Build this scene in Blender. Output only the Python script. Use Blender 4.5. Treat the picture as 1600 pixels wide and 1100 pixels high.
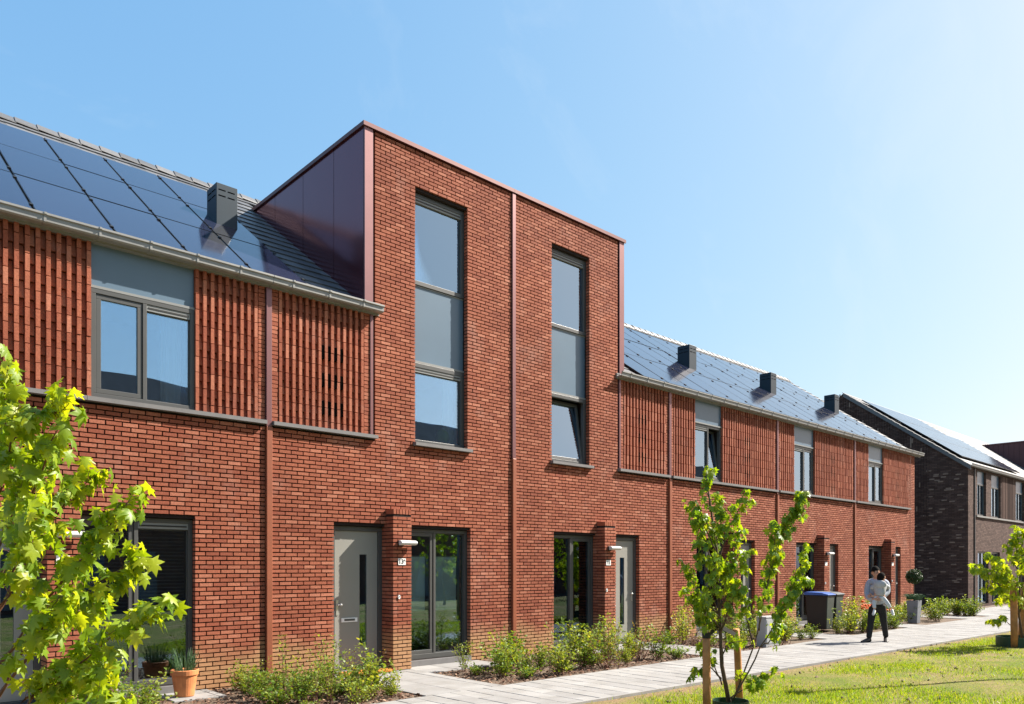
import bpy, math, random
import numpy as np
from mathutils import Vector, Matrix, Euler

# ------------------------------------------------------------------ camera, sky, sun
for o in list(bpy.data.objects): bpy.data.objects.remove(o, do_unlink=True)
SC = bpy.context.scene
COL = SC.collection
R = math.radians
FPX, HOR, CAMY, CAMZ = 1198.0, 885.0, -11.0, 1.75       # focal length in photo pixels, horizon row, camera place
TH = math.atan2(1290, FPX)
cam = bpy.data.objects.new('camera', bpy.data.cameras.new('camera'))
COL.objects.link(cam)
cam.data.sensor_width = 36.0
cam.data.lens = FPX / 1600 * 36
cam.data.shift_y = (HOR - 550) / 1600
cam.data.clip_end = 2000
cam.location = (0, CAMY, CAMZ)
cam.rotation_euler = (R(90), 0, TH - R(90))
SC.camera = cam

SUN = Vector((2.2, -1.0, 2.2)).normalized()
W = bpy.data.worlds.new("World"); SC.world = W; W.use_nodes = True
wn = W.node_tree; bg = wn.nodes['Background']
sky = wn.nodes.new('ShaderNodeTexSky'); sky.sky_type = 'NISHITA'; sky.sun_disc = False
sky.sun_elevation = math.asin(SUN.z); sky.sun_rotation = math.atan2(SUN.x, SUN.y)
sky.air_density = 1.0; sky.dust_density = 2.0; sky.ozone_density = 6.0; sky.altitude = 0
# the camera's tone curve on the sky, per channel and the same in every direction
sp_ = wn.nodes.new('ShaderNodeSeparateColor'); tint = wn.nodes.new('ShaderNodeCombineColor'); wn.links.new(sky.outputs[0], sp_.inputs[0])
for ch, (gain, power) in enumerate(((1.20, .80), (1.76, .52), (2.72, .27))):
    pw = wn.nodes.new('ShaderNodeMath'); pw.operation = 'POWER'; pw.inputs[1].default_value = power; wn.links.new(sp_.outputs[ch], pw.inputs[0])
    ml = wn.nodes.new('ShaderNodeMath'); ml.operation = 'MULTIPLY'; ml.inputs[1].default_value = gain; wn.links.new(pw.outputs[0], ml.inputs[0]); wn.links.new(ml.outputs[0], tint.inputs[ch])
# thin torn cirrus, the same all over the sky
tc = wn.nodes.new('ShaderNodeTexCoord'); mp = wn.nodes.new('ShaderNodeMapping'); mp.inputs['Rotation'].default_value = (.3, .5, .9); mp.inputs['Scale'].default_value = (1.2, 5.5, 2.6)
cz = wn.nodes.new('ShaderNodeTexNoise'); cz.inputs['Scale'].default_value = 1.6; cz.inputs['Detail'].default_value = 8; cz.inputs['Roughness'].default_value = .62; cz.inputs['Distortion'].default_value = .8
cr = wn.nodes.new('ShaderNodeValToRGB'); cr.color_ramp.elements[0].position = .5; cr.color_ramp.elements[1].position = .78; cr.color_ramp.elements[1].color = (.2, .2, .2, 1)
wn.links.new(tc.outputs['Generated'], mp.inputs[0]); wn.links.new(mp.outputs[0], cz.inputs['Vector']); wn.links.new(cz.outputs[0], cr.inputs[0])
cm = wn.nodes.new('ShaderNodeMixRGB'); cm.inputs[2].default_value = (3.6, 4.0, 4.3, 1)
wn.links.new(cr.outputs[0], cm.inputs[0]); wn.links.new(tint.outputs[0], cm.inputs[1])
wn.links.new(cm.outputs[0], bg.inputs[0]); bg.inputs[1].default_value = 0.09
sl = bpy.data.lights.new('sun', 'SUN'); sl.energy = 5.0; sl.angle = R(0.53); sl.color = (1.0, 0.93, 0.83)
so = bpy.data.objects.new('sun', sl); COL.objects.link(so)
so.rotation_euler = SUN.to_track_quat('Z', 'Y').to_euler(); so.location = (20, -20, 30)
SC.view_settings.view_transform = 'Standard'; SC.view_settings.look = 'None'
SC.view_settings.exposure = 1.42; SC.view_settings.gamma = 1.0; SC.view_settings.use_curve_mapping = False
SC.render.engine = 'CYCLES'
SC.cycles.max_bounces = 8; SC.cycles.transparent_max_bounces = 12

rng = random.Random(11)
nrg = np.random.default_rng(7)

# ------------------------------------------------------------------ materials
MATS = {}
class N:
    """small node helper"""
    def __init__(s, name):
        s.m = bpy.data.materials.new(name); s.m.use_nodes = True
        s.t = s.m.node_tree; s.p = s.t.nodes['Principled BSDF']; s.out = s.t.nodes['Material Output']
        MATS[name] = s.m
    def add(s, typ, **kw):
        n = s.t.nodes.new('ShaderNode' + typ)
        for k, v in kw.items():
            if k.startswith('i_'):
                n.inputs[int(k[2:])].default_value = v
            else: setattr(n, k, v)
        return n
    def link(s, a, b): s.t.links.new(a, b)
    def noise(s, scale, detail=4, vec=None, rough=.55):
        n = s.add('TexNoise'); n.inputs['Scale'].default_value = scale; n.inputs['Detail'].default_value = detail
        n.inputs['Roughness'].default_value = rough
        if vec is not None: s.link(vec, n.inputs['Vector'])
        return n
    def ramp(s, fac, stops):
        r = s.add('ValToRGB'); e = r.color_ramp.elements
        while len(e) < len(stops): e.new(.5)
        for q, (p, c) in zip(e, stops): q.position = p; q.color = (*c, 1)
        s.link(fac, r.inputs[0]); return r
    def math(s, op, a, b=None):
        n = s.add('Math', operation=op)
        for i, v in enumerate((a, b)):
            if v is None: continue
            if isinstance(v, (int, float)): n.inputs[i].default_value = v
            else: s.link(v, n.inputs[i])
        return n.outputs[0]
    def mix(s, fac, a, b, mode='MIX'):
        n = s.add('MixRGB', blend_type=mode)
        for i, v in enumerate((fac, a, b)):
            if isinstance(v, (int, float)): n.inputs[i].default_value = v
            elif isinstance(v, tuple): n.inputs[i].default_value = (*v, 1)
            else: s.link(v, n.inputs[i])
        return n.outputs[0]
    def bump(s, h, strength=.3, dist=.01):
        b = s.add('Bump'); b.inputs['Strength'].default_value = strength; b.inputs['Distance'].default_value = dist
        s.link(h, b.inputs['Height']); s.link(b.outputs[0], s.p.inputs['Normal'])
    def pos(s): return s.add('NewGeometry').outputs['Position']
    def rnd(s):
        a = s.add('NewGeometry').outputs['Random Per Island']; b = s.add('ObjectInfo').outputs['Random']
        return s.math('FRACT', s.math('ADD', a, b))
    def base(s, c): s.link(c, s.p.inputs['Base Color'])
    def set(s, rough=None, metal=None, spec=None, col=None):
        if rough is not None: s.p.inputs['Roughness'].default_value = rough
        if metal is not None: s.p.inputs['Metallic'].default_value = metal
        if spec is not None: s.p.inputs['Specular IOR Level'].default_value = spec
        if col is not None: s.p.inputs['Base Color'].default_value = (*col, 1)
        return s

def plain(name, col, rough=.6, metal=0, spec=.5, var=.12, scale=6, bump=0):
    n = N(name).set(rough, metal, spec, col)
    nz = n.noise(scale, 5, n.pos())
    n.base(n.ramp(nz.outputs[0], [(.25, tuple(c * (1 - var) for c in col)), (.75, tuple(min(1, c * (1 + var)) for c in col))]).outputs[0])
    if bump: n.bump(n.noise(scale * 12, 4, n.pos()).outputs[0], bump, .004)
    return n.m

def brick_mat(name, c0, c1, c2, pale, stain):
    n = N(name).set(.85, 0, .25)
    p = n.pos(); r = n.rnd()
    col = n.ramp(r, [(0, c0), (.35, c1), (.8, c2), (.97, pale)]).outputs[0]
    nz = n.noise(38, 6, p, .65).outputs[0]
    col = n.mix(.55, col, n.ramp(nz, [(.3, (.55, .5, .5)), (.7, (1.25, 1.25, 1.2))]).outputs[0], 'MULTIPLY')
    big = n.noise(.5, 3, p).outputs[0]                              # uneven kiln batches over the wall
    col = n.mix(.55, col, n.ramp(big, [(.33, (.78, .76, .77)), (.67, (1.14, 1.15, 1.16))]).outputs[0], 'MULTIPLY')
    bloom = n.noise(.9, 7, p, .7).outputs[0]                        # faint salt bloom in patches
    if stain: col = n.mix(n.ramp(bloom, [(.55, (0, 0, 0)), (.75, (.32, .32, .32))]).outputs[0], col, (.50, .33, .27))
    if stain:                                                      # splashed earth and lime on the lowest courses
        z = n.add('SeparateXYZ'); n.link(p, z.inputs[0])
        edge = n.math('ADD', z.outputs[2], n.math('MULTIPLY', n.noise(1.6, 4, p).outputs[0], -.75))
        f = n.ramp(edge, [(0, (1, 1, 1)), (.32, (0, 0, 0))]).outputs[0]
        col = n.mix(n.math('MULTIPLY', f, .6), col, (.42, .27, .13))
    n.base(col); n.bump(nz, .5, .006)
    return n.m
brick_mat('brick_red', (.242, .068, .038), (.285, .086, .047), (.320, .103, .057), (.385, .145, .088), True)
brick_mat('brick_dark', (.05, .027, .022), (.085, .047, .037), (.15, .09, .072), (.28, .20, .165), False)
plain('mortar', (.016, .009, .007), .95, var=.3, scale=30)
plain('metal_grey', (.068, .069, .067), .42, .0, .5, .06, 3)
plain('metal_grey_light', (.21, .215, .21), .45, 0, .5, .05, 2)
plain('panel_blue', (.105, .158, .212), .32, 0, .5, .05, 1.5)
plain('door_leaf', (.255, .25, .225), .4, 0, .5, .04, 2)
plain('ledge_grey', (.15, .145, .145), .6, 0, .4, .1, 8, .1)
plain('gutter_zinc', (.25, .25, .24), .45, .25, .5, .1, 5)
plain('pipe_red', (.26, .080, .040), .45, .1, .5, .12, 3)
plain('cladding_edge', (.21, .10, .10), .38, .5, .5, .08, 3)
plain('coping_red', (.115, .034, .031), .4, .3, .5, .1, 4)
plain('chimney_metal', (.009, .023, .035), .45, .2, .5, .12, 4)
plain('black', (.012, .012, .012), .5)
plain('hole_shade', (.004, .003, .003), 1.0, spec=.0)  # flat black in place of the shade inside vent openings and slots
plain('plate_white', (.8, .8, .78), .4, var=.02)
plain('lamp_white', (.55, .55, .54), .35, var=.03)
plain('steel', (.6, .6, .58), .3, .7, var=.03)
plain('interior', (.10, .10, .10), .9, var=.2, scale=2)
plain('curtain', (.88, .88, .88), .9, var=.05, scale=4)
plain('blind', (.13, .12, .115), .6, var=.05)
plain('film', (.50, .60, .58), .6, var=.06, scale=3)
plain('balloon', (.55, .75, .12), .3, var=.05)
plain('terracotta', (.52, .19, .065), .75, var=.25, scale=9, bump=.2)
plain('stone_pot', (.27, .25, .235), .85, var=.25, scale=14, bump=.3)
plain('mat_orange', (.52, .17, .02), .9, var=.2, scale=30)
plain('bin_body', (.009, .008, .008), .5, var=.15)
plain('bin_front_lit', (.05, .06, .054), .5, var=.15)  # lighter copy of bin_body: sunlight painted on the front face
plain('bin_blue', (.03, .10, .36), .45, var=.1)
plain('bin_grey', (.10, .115, .125), .45, var=.1)
plain('cabinet', (.31, .32, .32), .5, var=.05)
plain('planter_white', (.17, .18, .20), .5, var=.05)
plain('stake_wood', (.40, .185, .068), .8, var=.45, scale=7, bump=.4)
plain('strap_black', (.015, .015, .015), .7)
plain('ring_green', (.01, .045, .025), .5)
plain('lamp_post', (.12, .125, .13), .45, .3)
plain('opposite_brick', (.16, .075, .05), .85, var=.25, scale=3)
plain('opposite_roof', (.05, .05, .053), 1.0, spec=0, var=.2, scale=3)
plain('hedge_far', (.045, .09, .02), .8, var=.5, scale=5)
plain('brick_pale', (.24, .17, .13), .9, var=.25, scale=9)
plain('soil', (.11, .075, .05), .95, var=.45, scale=14, bump=.6)
plain('skin', (.50, .27, .18), .55, var=.06, scale=20)
plain('hair', (.010, .008, .007), .9, spec=.1)
plain('beard', (.06, .032, .024), .8)
plain('shirt', (.34, .37, .43), .9, var=.15, scale=60)
plain('hoodie', (.40, .41, .42), .95, var=.12, scale=30)
plain('child_trousers', (.5, .53, .57), .9, var=.06, scale=20)
plain('trousers', (.006, .006, .007), .8, var=.1)
plain('shoe_black', (.02, .02, .02), .55)
plain('shoe_white', (.7, .69, .66), .6)
plain('flower', (.75, .13, .02), .7)

def tile_mat():
    n = N('roof_tile').set(.48, 0, .5); r = n.rnd(); p = n.pos()
    c = n.ramp(r, [(0, (.085, .087, .09)), (1, (.15, .15, .152))]).outputs[0]
    nz = n.noise(25, 5, p).outputs[0]
    n.base(n.mix(.5, c, n.ramp(nz, [(.3, (.7, .7, .7)), (.7, (1.2, 1.2, 1.2))]).outputs[0], 'MULTIPLY')); n.bump(nz, .2, .005)
tile_mat()
def solar_mat():
    n = N('solar_glass').set(.09, 0, .38); p = n.pos()
    w = n.add('TexWave', wave_type='BANDS', bands_direction='X'); w.inputs['Scale'].default_value = 11; n.link(p, w.inputs['Vector'])
    c = n.mix(n.rnd(), (.011, .013, .032), (.017, .020, .044))
    c = n.mix(n.math('GREATER_THAN', w.outputs[1], .94), c, (.04, .045, .06)); n.base(c)
    n.link(n.ramp(n.noise(2.5, 5, p).outputs[0], [(.3, (.06, .06, .06)), (.75, (.16, .16, .16))]).outputs[0], n.p.inputs['Roughness'])
    n.p.inputs['Coat Weight'].default_value = .25; n.p.inputs['Coat Roughness'].default_value = .05
solar_mat()
plain('solar_frame', (.012, .012, .014), .4, .5)
def clad_mat():
    n = N('cladding_gloss').set(.17, .75, .6, (.19, .06, .078)); p = n.pos()
    n.bump(n.noise(.8, 2, p).outputs[0], .06, .05)
    n.p.inputs['Coat Weight'].default_value = .1; n.p.inputs['Coat Roughness'].default_value = .1
clad_mat()
plain('cladding_far', (.10, .028, .026), .5, .1, var=.08, scale=1)

def glass_mat(name, refl, tint=(.92, .96, .96)):
    n = N(name); n.t.nodes.remove(n.p)
    g = n.add('BsdfGlossy'); g.inputs['Roughness'].default_value = 0.0; g.inputs['Color'].default_value = (.60, .81, 1, 1)
    b = n.add('Bump'); b.inputs['Strength'].default_value = .012; b.inputs['Distance'].default_value = .3
    n.link(n.noise(.9, 1, n.pos()).outputs[0], b.inputs['Height']); n.link(b.outputs[0], g.inputs['Normal'])
    t = n.add('BsdfTransparent'); t.inputs['Color'].default_value = (*tint, 1)
    fr = n.add('Fresnel'); fr.inputs['IOR'].default_value = 1.5
    f = n.math('MINIMUM', n.math('ADD', n.math('MULTIPLY', fr.outputs[0], 1.1), refl), 1.0)
    m = n.add('MixShader'); n.link(f, m.inputs[0]); n.link(t.outputs[0], m.inputs[1]); n.link(g.outputs[0], m.inputs[2])
    n.link(m.outputs[0], n.out.inputs[0])
glass_mat('glass', .36)
glass_mat('glass_lower', .08)

def leaf_mat(name, a, b, c, trans=.42, gloss=.5):
    n = N(name); n.set(.42, 0, gloss)
    r = n.rnd(); col = n.ramp(r, [(0, a), (.55, b), (1, c)]).outputs[0]
    nz = n.noise(30, 3, n.pos()).outputs[0]
    col = n.mix(.4, col, n.ramp(nz, [(.3, (.75, .8, .7)), (.7, (1.15, 1.12, 1.1))]).outputs[0], 'MULTIPLY')
    n.base(col)
    tr = n.add('BsdfTranslucent'); n.link(n.mix(1.0, col, (2.1, 1.75, .45), 'MULTIPLY'), tr.inputs[0])
    m = n.add('MixShader'); m.inputs[0].default_value = trans
    n.link(n.p.outputs[0], m.inputs[1]); n.link(tr.outputs[0], m.inputs[2]); n.link(m.outputs[0], n.out.inputs[0])
leaf_mat('maple_leaf', (.12, .22, .012), (.23, .34, .018), (.37, .43, .028), .5, .45)
leaf_mat('maple_leaf_mid', (.085, .18, .012), (.165, .28, .016), (.28, .36, .02), .48, .45)
leaf_mat('shrub_leaf', (.11, .18, .03), (.19, .26, .05), (.30, .33, .09), .38, .2)
leaf_mat('shrub_leaf_dark', (.075, .145, .022), (.12, .20, .03), (.19, .25, .045), .35, .2)
leaf_mat('shrub_leaf_rust', (.12, .07, .03), (.20, .13, .05), (.26, .22, .07), .3, .2)
leaf_mat('box_leaf', (.012, .035, .01), (.022, .055, .014), (.04, .08, .02), .15)
leaf_mat('grass_blade', (.105, .21, .012), (.17, .29, .018), (.28, .31, .05), .45, .2)
leaf_mat('chive', (.05, .12, .045), (.08, .16, .07), (.12, .2, .09), .2)
plain('bark', (.10, .065, .045), .85, var=.3, scale=25, bump=.4)
plain('twig_red', (.13, .05, .03), .7, var=.3, scale=25)
def chip_mat():
    n = N('bark_chip').set(.9, 0, .2)
    n.base(n.ramp(n.rnd(), [(0, (.055, .028, .018)), (.6, (.16, .085, .055)), (1, (.30, .20, .14))]).outputs[0])
chip_mat()
def slab_mat():
    n = N('slab').set(.85, 0, .3); p = n.pos()
    c = n.ramp(n.rnd(), [(0, (.235, .23, .224)), (.7, (.265, .26, .252)), (1, (.295, .29, .28))]).outputs[0]
    c = n.mix(.5, c, n.ramp(n.noise(3, 6, p).outputs[0], [(.3, (.70, .67, .62)), (.6, (1.08, 1.08, 1.08))]).outputs[0], 'MULTIPLY')
    f = n.noise(140, 3, p).outputs[0]
    n.base(n.mix(.35, c, n.ramp(f, [(.3, (.7, .7, .7)), (.7, (1.2, 1.2, 1.2))]).outputs[0], 'MULTIPLY')); n.bump(f, .3, .003)
slab_mat()
def lawn_mat():
    n = N('lawn').set(.95, 0, .15); p = n.pos()
    a = n.noise(.9, 6, p, .65).outputs[0]
    c = n.ramp(a, [(.36, (.12, .155, .025)), (.5, (.19, .175, .055)), (.62, (.25, .19, .095)), (.74, (.19, .13, .075))]).outputs[0]
    xyz = n.add('SeparateXYZ'); n.link(p, xyz.inputs[0])
    dist = n.math('SUBTRACT', n.math('ADD', n.math('MULTIPLY', xyz.outputs[0], -.035), -4.05), xyz.outputs[1])       # metres from the path edge
    strip = n.math('ADD', dist, n.math('MULTIPLY', n.math('SUBTRACT', n.noise(1.4, 6, p, .7).outputs[0], .5), 1.6))
    c = n.mix(n.ramp(strip, [(.12, (.9, .9, .9)), (.42, (0, 0, 0))]).outputs[0], c, (.24, .165, .10))
    f = n.noise(28, 8, p, .75).outputs[0]
    n.base(n.mix(.9, c, n.ramp(f, [(.3, (.35, .33, .3)), (.7, (1.4, 1.4, 1.3))]).outputs[0], 'MULTIPLY')); n.bump(f, .8, .02)
lawn_mat()
def brick_tex_mat(name, c1, c2, mortar, sc=1.0):
    n = N(name).set(.9, 0, .2); p = n.pos()
    s = n.add('SeparateXYZ'); n.link(p, s.inputs[0])
    c = n.add('CombineXYZ'); n.link(n.math('ADD', s.outputs[0], s.outputs[1]), c.inputs[0]); n.link(s.outputs[2], c.inputs[1])
    b = n.add('TexBrick'); n.link(c.outputs[0], b.inputs['Vector'])
    b.inputs['Scale'].default_value = 1; b.inputs['Brick Width'].default_value = .222; b.inputs['Row Height'].default_value = .065
    b.inputs['Mortar Size'].default_value = .006; b.inputs['Bias'].default_value = -.1
    for i, cc in ((1, c1), (2, c2), (3, mortar)): b.inputs[i].default_value = (*cc, 1)
    nz = n.noise(1.5, 5, p).outputs[0]
    n.base(n.mix(.5, b.outputs[0], n.ramp(nz, [(.3, (.7, .7, .7)), (.7, (1.25, 1.25, 1.25))]).outputs[0], 'MULTIPLY'))
    n.bump(n.math('SUBTRACT', 1.0, b.outputs[1]), .8, .01)
brick_tex_mat('brick_far', (.07, .040, .032), (.132, .083, .068), (.03, .024, .022))

# ------------------------------------------------------------------ mesh helpers
def new_obj(name, data=None, parent=None, loc=(0, 0, 0), rot=None):
    o = bpy.data.objects.new(name, data); COL.objects.link(o)
    o.location = loc
    if rot: o.rotation_euler = rot
    if parent is not None: o.parent = parent
    return o
def tag(o, label=None, cat=None, group=None, kind=None):
    if label: o['label'] = label
    if cat: o['category'] = cat
    if group: o['group'] = group
    if kind: o['kind'] = kind
    return o
def thing(name, label, cat, loc=(0, 0, 0), rz=0, group=None):
    return tag(new_obj(name, None, None, loc, (0, 0, rz)), label, cat, group)

class MB:
    """collects vertices and faces in world or local coordinates, builds one mesh"""
    def __init__(s): s.v = []; s.f = []; s.mi = []; s.sm = False
    def quad(s, a, b, c, d, mi=0):
        i = len(s.v); s.v += [a, b, c, d]; s.f.append((i, i+1, i+2, i+3)); s.mi.append(mi); return s
    def poly(s, pts, mi=0):
        i = len(s.v); s.v += list(pts); s.f.append(tuple(range(i, i+len(pts)))); s.mi.append(mi); return s
    def box(s, x0, x1, y0, y1, z0, z1, mi=0, jit=0, back=True):
        i = len(s.v); P = [(x0,y0,z0),(x1,y0,z0),(x1,y1,z0),(x0,y1,z0),(x0,y0,z1),(x1,y0,z1),(x1,y1,z1),(x0,y1,z1)]
        if jit: P = [(a+rng.uniform(-jit,jit), b+rng.uniform(-jit,jit), c+rng.uniform(-jit,jit)) for a,b,c in P]
        s.v += P
        F = [(0,3,2,1),(4,5,6,7),(0,1,5,4),(1,2,6,5),(3,0,4,7)] + ([(2,3,7,6)] if back else [])
        s.f += [tuple(i+k for k in q) for q in F]; s.mi += [mi]*len(F); return s
    def prism(s, prof, axis, a, b, mi=0):
        """profile of (p,q) extruded along axis x (p=y,q=z), y (p=x,q=z) or z (p=x,q=y)"""
        mk = {'x': lambda t,p,q:(t,p,q), 'y': lambda t,p,q:(p,t,q), 'z': lambda t,p,q:(p,q,t)}[axis]
        i = len(s.v); n = len(prof)
        s.v += [mk(a,p,q) for p,q in prof] + [mk(b,p,q) for p,q in prof]
        for k in range(n): s.f.append((i+k, i+(k+1)%n, i+n+(k+1)%n, i+n+k)); s.mi.append(mi)
        s.f.append(tuple(range(i+n-1, i-1, -1))); s.f.append(tuple(range(i+n, i+2*n))); s.mi += [mi, mi]; return s
    def tube(s, pts, rad, n=7, mi=0, cap=True):
        pts = [Vector(p) for p in pts]; i = len(s.v); m = len(pts)
        if not isinstance(rad, (list, tuple)): rad = [rad]*m
        for k, p in enumerate(pts):
            d = (pts[min(k+1,m-1)] - pts[max(k-1,0)]).normalized()
            a = d.orthogonal().normalized() if abs(d.z) < .95 else Vector((1,0,0)).cross(d).normalized()
            b = d.cross(a)
            for j in range(n):
                t = 2*math.pi*j/n; s.v.append(tuple(p + (a*math.cos(t)+b*math.sin(t))*rad[k]))
        for k in range(m-1):
            for j in range(n):
                s.f.append((i+k*n+j, i+k*n+(j+1)%n, i+(k+1)*n+(j+1)%n, i+(k+1)*n+j)); s.mi.append(mi)
        if cap:
            s.f.append(tuple(i+j for j in reversed(range(n)))); s.f.append(tuple(i+(m-1)*n+j for j in range(n))); s.mi += [mi, mi]
        return s
    def lathe(s, prof, n=20, c=(0,0,0), mi=0):
        i = len(s.v); m = len(prof)
        for r_, z in prof:
            for j in range(n):
                t = 2*math.pi*j/n; s.v.append((c[0]+r_*math.cos(t), c[1]+r_*math.sin(t), c[2]+z))
        for k in range(m-1):
            for j in range(n):
                s.f.append((i+k*n+j, i+k*n+(j+1)%n, i+(k+1)*n+(j+1)%n, i+(k+1)*n+j)); s.mi.append(mi)
        s.f.append(tuple(i+j for j in reversed(range(n)))); s.f.append(tuple(i+(m-1)*n+j for j in range(n))); s.mi += [mi, mi]
        return s
    def ball(s, c, r, n=12, m=8, mi=0):
        rx, ry, rz = r if isinstance(r, (tuple, list)) else (r, r, r); i = len(s.v)
        for k in range(1, m):
            ph = math.pi*k/m
            for j in range(n):
                t = 2*math.pi*j/n; s.v.append((c[0]+rx*math.sin(ph)*math.cos(t), c[1]+ry*math.sin(ph)*math.sin(t), c[2]+rz*math.cos(ph)))
        T = len(s.v); s.v += [(c[0],c[1],c[2]+rz), (c[0],c[1],c[2]-rz)]
        for j in range(n):
            s.f.append((T, i+j, i+(j+1)%n)); s.f.append((T+1, i+(m-2)*n+(j+1)%n, i+(m-2)*n+j)); s.mi += [mi, mi]
            for k in range(m-2):
                s.f.append((i+k*n+j, i+(k+1)*n+j, i+(k+1)*n+(j+1)%n, i+k*n+(j+1)%n)); s.mi.append(mi)
        return s
    def mesh(s, name, mats, org=(0,0,0), smooth=False, bevel=0):
        me = bpy.data.meshes.new(name)
        v = [(a-org[0], b-org[1], c-org[2]) for a,b,c in s.v]
        me.from_pydata(v, [], s.f)
        for m in ([mats] if isinstance(mats, str) else mats): me.materials.append(MATS[m])
        me.polygons.foreach_set('material_index', s.mi)
        if smooth: me.polygons.foreach_set('use_smooth', [True]*len(s.f))
        me.update(); return me
    def build(s, name, mats, parent=None, org=None, smooth=False, kind=None, bevel=0):
        """org: world place of the parent; the object keeps it as its own origin"""
        if org is None: org = tuple(ROOT_LOC(parent)) if parent is not None else (0,0,0)
        o = new_obj(name, s.mesh(name, mats, org, smooth), parent)
        if parent is None: o.location = org
        if kind: o['kind'] = kind
        if bevel:
            b = o.modifiers.new('bevel', 'BEVEL'); b.width = bevel; b.segments = 2; b.limit_method = 'ANGLE'
        return o
def ROOT_LOC(o):
    l = Vector((0,0,0))
    while o is not None: l += o.location; o = o.parent
    return l

def np_mesh(name, V, T, mat):
    """triangle mesh from numpy arrays"""
    me = bpy.data.meshes.new(name); nv, nt = len(V), len(T)
    me.vertices.add(nv); me.vertices.foreach_set('co', np.ascontiguousarray(V, dtype=np.float32).ravel())
    me.loops.add(nt*3); me.loops.foreach_set('vertex_index', np.ascontiguousarray(T, dtype=np.int32).ravel())
    me.polygons.add(nt); me.polygons.foreach_set('loop_start', np.arange(0, nt*3, 3, dtype=np.int32))
    me.polygons.foreach_set('loop_total', np.full(nt, 3, dtype=np.int32))
    me.materials.append(MATS[mat]); me.update(calc_edges=True); me.validate(); return me
def scatter(tv, tt, M, P):
    """copies of a template: M (n,3,3) frames, P (n,3) places"""
    V = np.einsum('nij,kj->nki', M, tv) + P[:, None, :]
    n, k = len(P), len(tv)
    T = (tt[None] + (np.arange(n)*k)[:, None, None]).reshape(-1, 3)
    return V.reshape(-1, 3), T
def proj(X, Y, Z):
    """where a point falls in the 1600 px wide view, and its depth: used to sort pieces by size"""
    y = Y - CAMY; d = X*math.cos(TH) + y*math.sin(TH); r = X*math.sin(TH) - y*math.cos(TH)
    return 800 + FPX*r/max(d,.01), HOR - FPX*(Z-CAMZ)/max(d,.01), d
def at(u, v, d):
    a = (u-800)/FPX
    return Vector((d*(math.cos(TH)+a*math.sin(TH)), d*(math.sin(TH)-a*math.cos(TH))+CAMY, CAMZ+d*(HOR-v)/FPX))

# ------------------------------------------------------------------ ground, path, beds
PATH_F = -2.62
def path_near(x): return -4.32 - (x-7.6)*.035
g = MB(); g.quad((-400,-400,-.06),(600,-400,-.06),(600,500,-.06),(-400,500,-.06))
tag(g.build('ground', 'soil'), kind='structure')
# lawn sheet, gently uneven
nx, ny = 90, 40; lv = []; lf = []
for j in range(ny+1):
    for i in range(nx+1):
        x = -12 + 62*i/nx; e = path_near(x) - .07; y = e + (-20 - e)*(j/ny)**1.3
        z = -.02 + (.02*math.sin(x*1.7+y)+.015*math.sin(y*2.9-x*.6) if j > 0 else -.01)
        lv.append((x, y, z))
for j in range(ny):
    for i in range(nx): a = j*(nx+1)+i; lf.append((a, a+nx+1, a+nx+2, a+1))
me = bpy.data.meshes.new('lawn'); me.from_pydata(lv, [], lf); me.materials.append(MATS['lawn']); me.polygons.foreach_set('use_smooth', [True]*len(lf))
tag(new_obj('lawn', me), kind='structure')
bed = MB(); bed.quad((-10,PATH_F,-.02),(60,PATH_F,-.02),(60,.02,-.02),(-10,.02,-.02))
tag(bed.build('planting_bed', 'soil'), kind='structure')
# path: bedding sheet, slabs, edging
pb = MB(); pb.quad((-10,path_near(-10),-.016),(60,path_near(60),-.016),(60,PATH_F,-.016),(-10,PATH_F,-.016))
path = tag(pb.build('path', 'soil'), kind='structure')
SLABS = []
def slab_list():
    x = -6.0; k = 0
    while x < 52:
        x1 = x + .3
        ye = path_near(x+.15)
        off = .3 if k % 2 else 0
        y = PATH_F; first = True
        while y > ye + .02:
            L = .6 if not (first and off) else .3
            y1 = max(ye, y - L)
            if y1 - ye < .12: y1 = ye
            SLABS.append((x+.005, x1-.005, y1+.005, y-.005)); y = y1; first = False
        x = x1; k += 1
    # walks to the doors and strips in front of the windows
    for (a, b, y0, y1) in WALKS:
        xx = a
        while xx < b - .05:
            yy = y1
            while yy > y0 + .05:
                SLABS.append((xx+.005, min(b, xx+.6)-.005, max(y0, yy-.4)+.005, yy-.005)); yy -= .4
            xx += .6
WALKS = [(6.2,7.6,PATH_F+.01,-.02), (7.6,9.3,-.86,-.02), (3.55,4.25,-.75,-.02), (1.1,2.5,PATH_F+.01,-.02),
         (13.0,14.35,PATH_F+.01,-.02), (11.3,13.0,-.8,-.02), (18.2,19.6,PATH_F+.01,-.02), (16.4,18.2,-.8,-.02),
         (23.3,24.7,PATH_F+.01,-.02), (21.7,23.3,-.8,-.02), (28.6,30.0,PATH_F+.01,-.02), (26.9,28.6,-.8,-.02), (30.9,52,PATH_F+.01,-.9)]
slab_list()
vis = []
for s in SLABS:
    cx, cy = (s[0]+s[1])/2, (s[2]+s[3])/2; u, v, d = proj(cx, cy, 0)
    vis.append(((s[1]-s[0])*(s[3]-s[2])/d**2 if d > 1 and -20 < u < 1620 and v < 1110 else 0, s))
vis.sort(key=lambda q: -q[0])
rest = MB(); cache = {}
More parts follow.
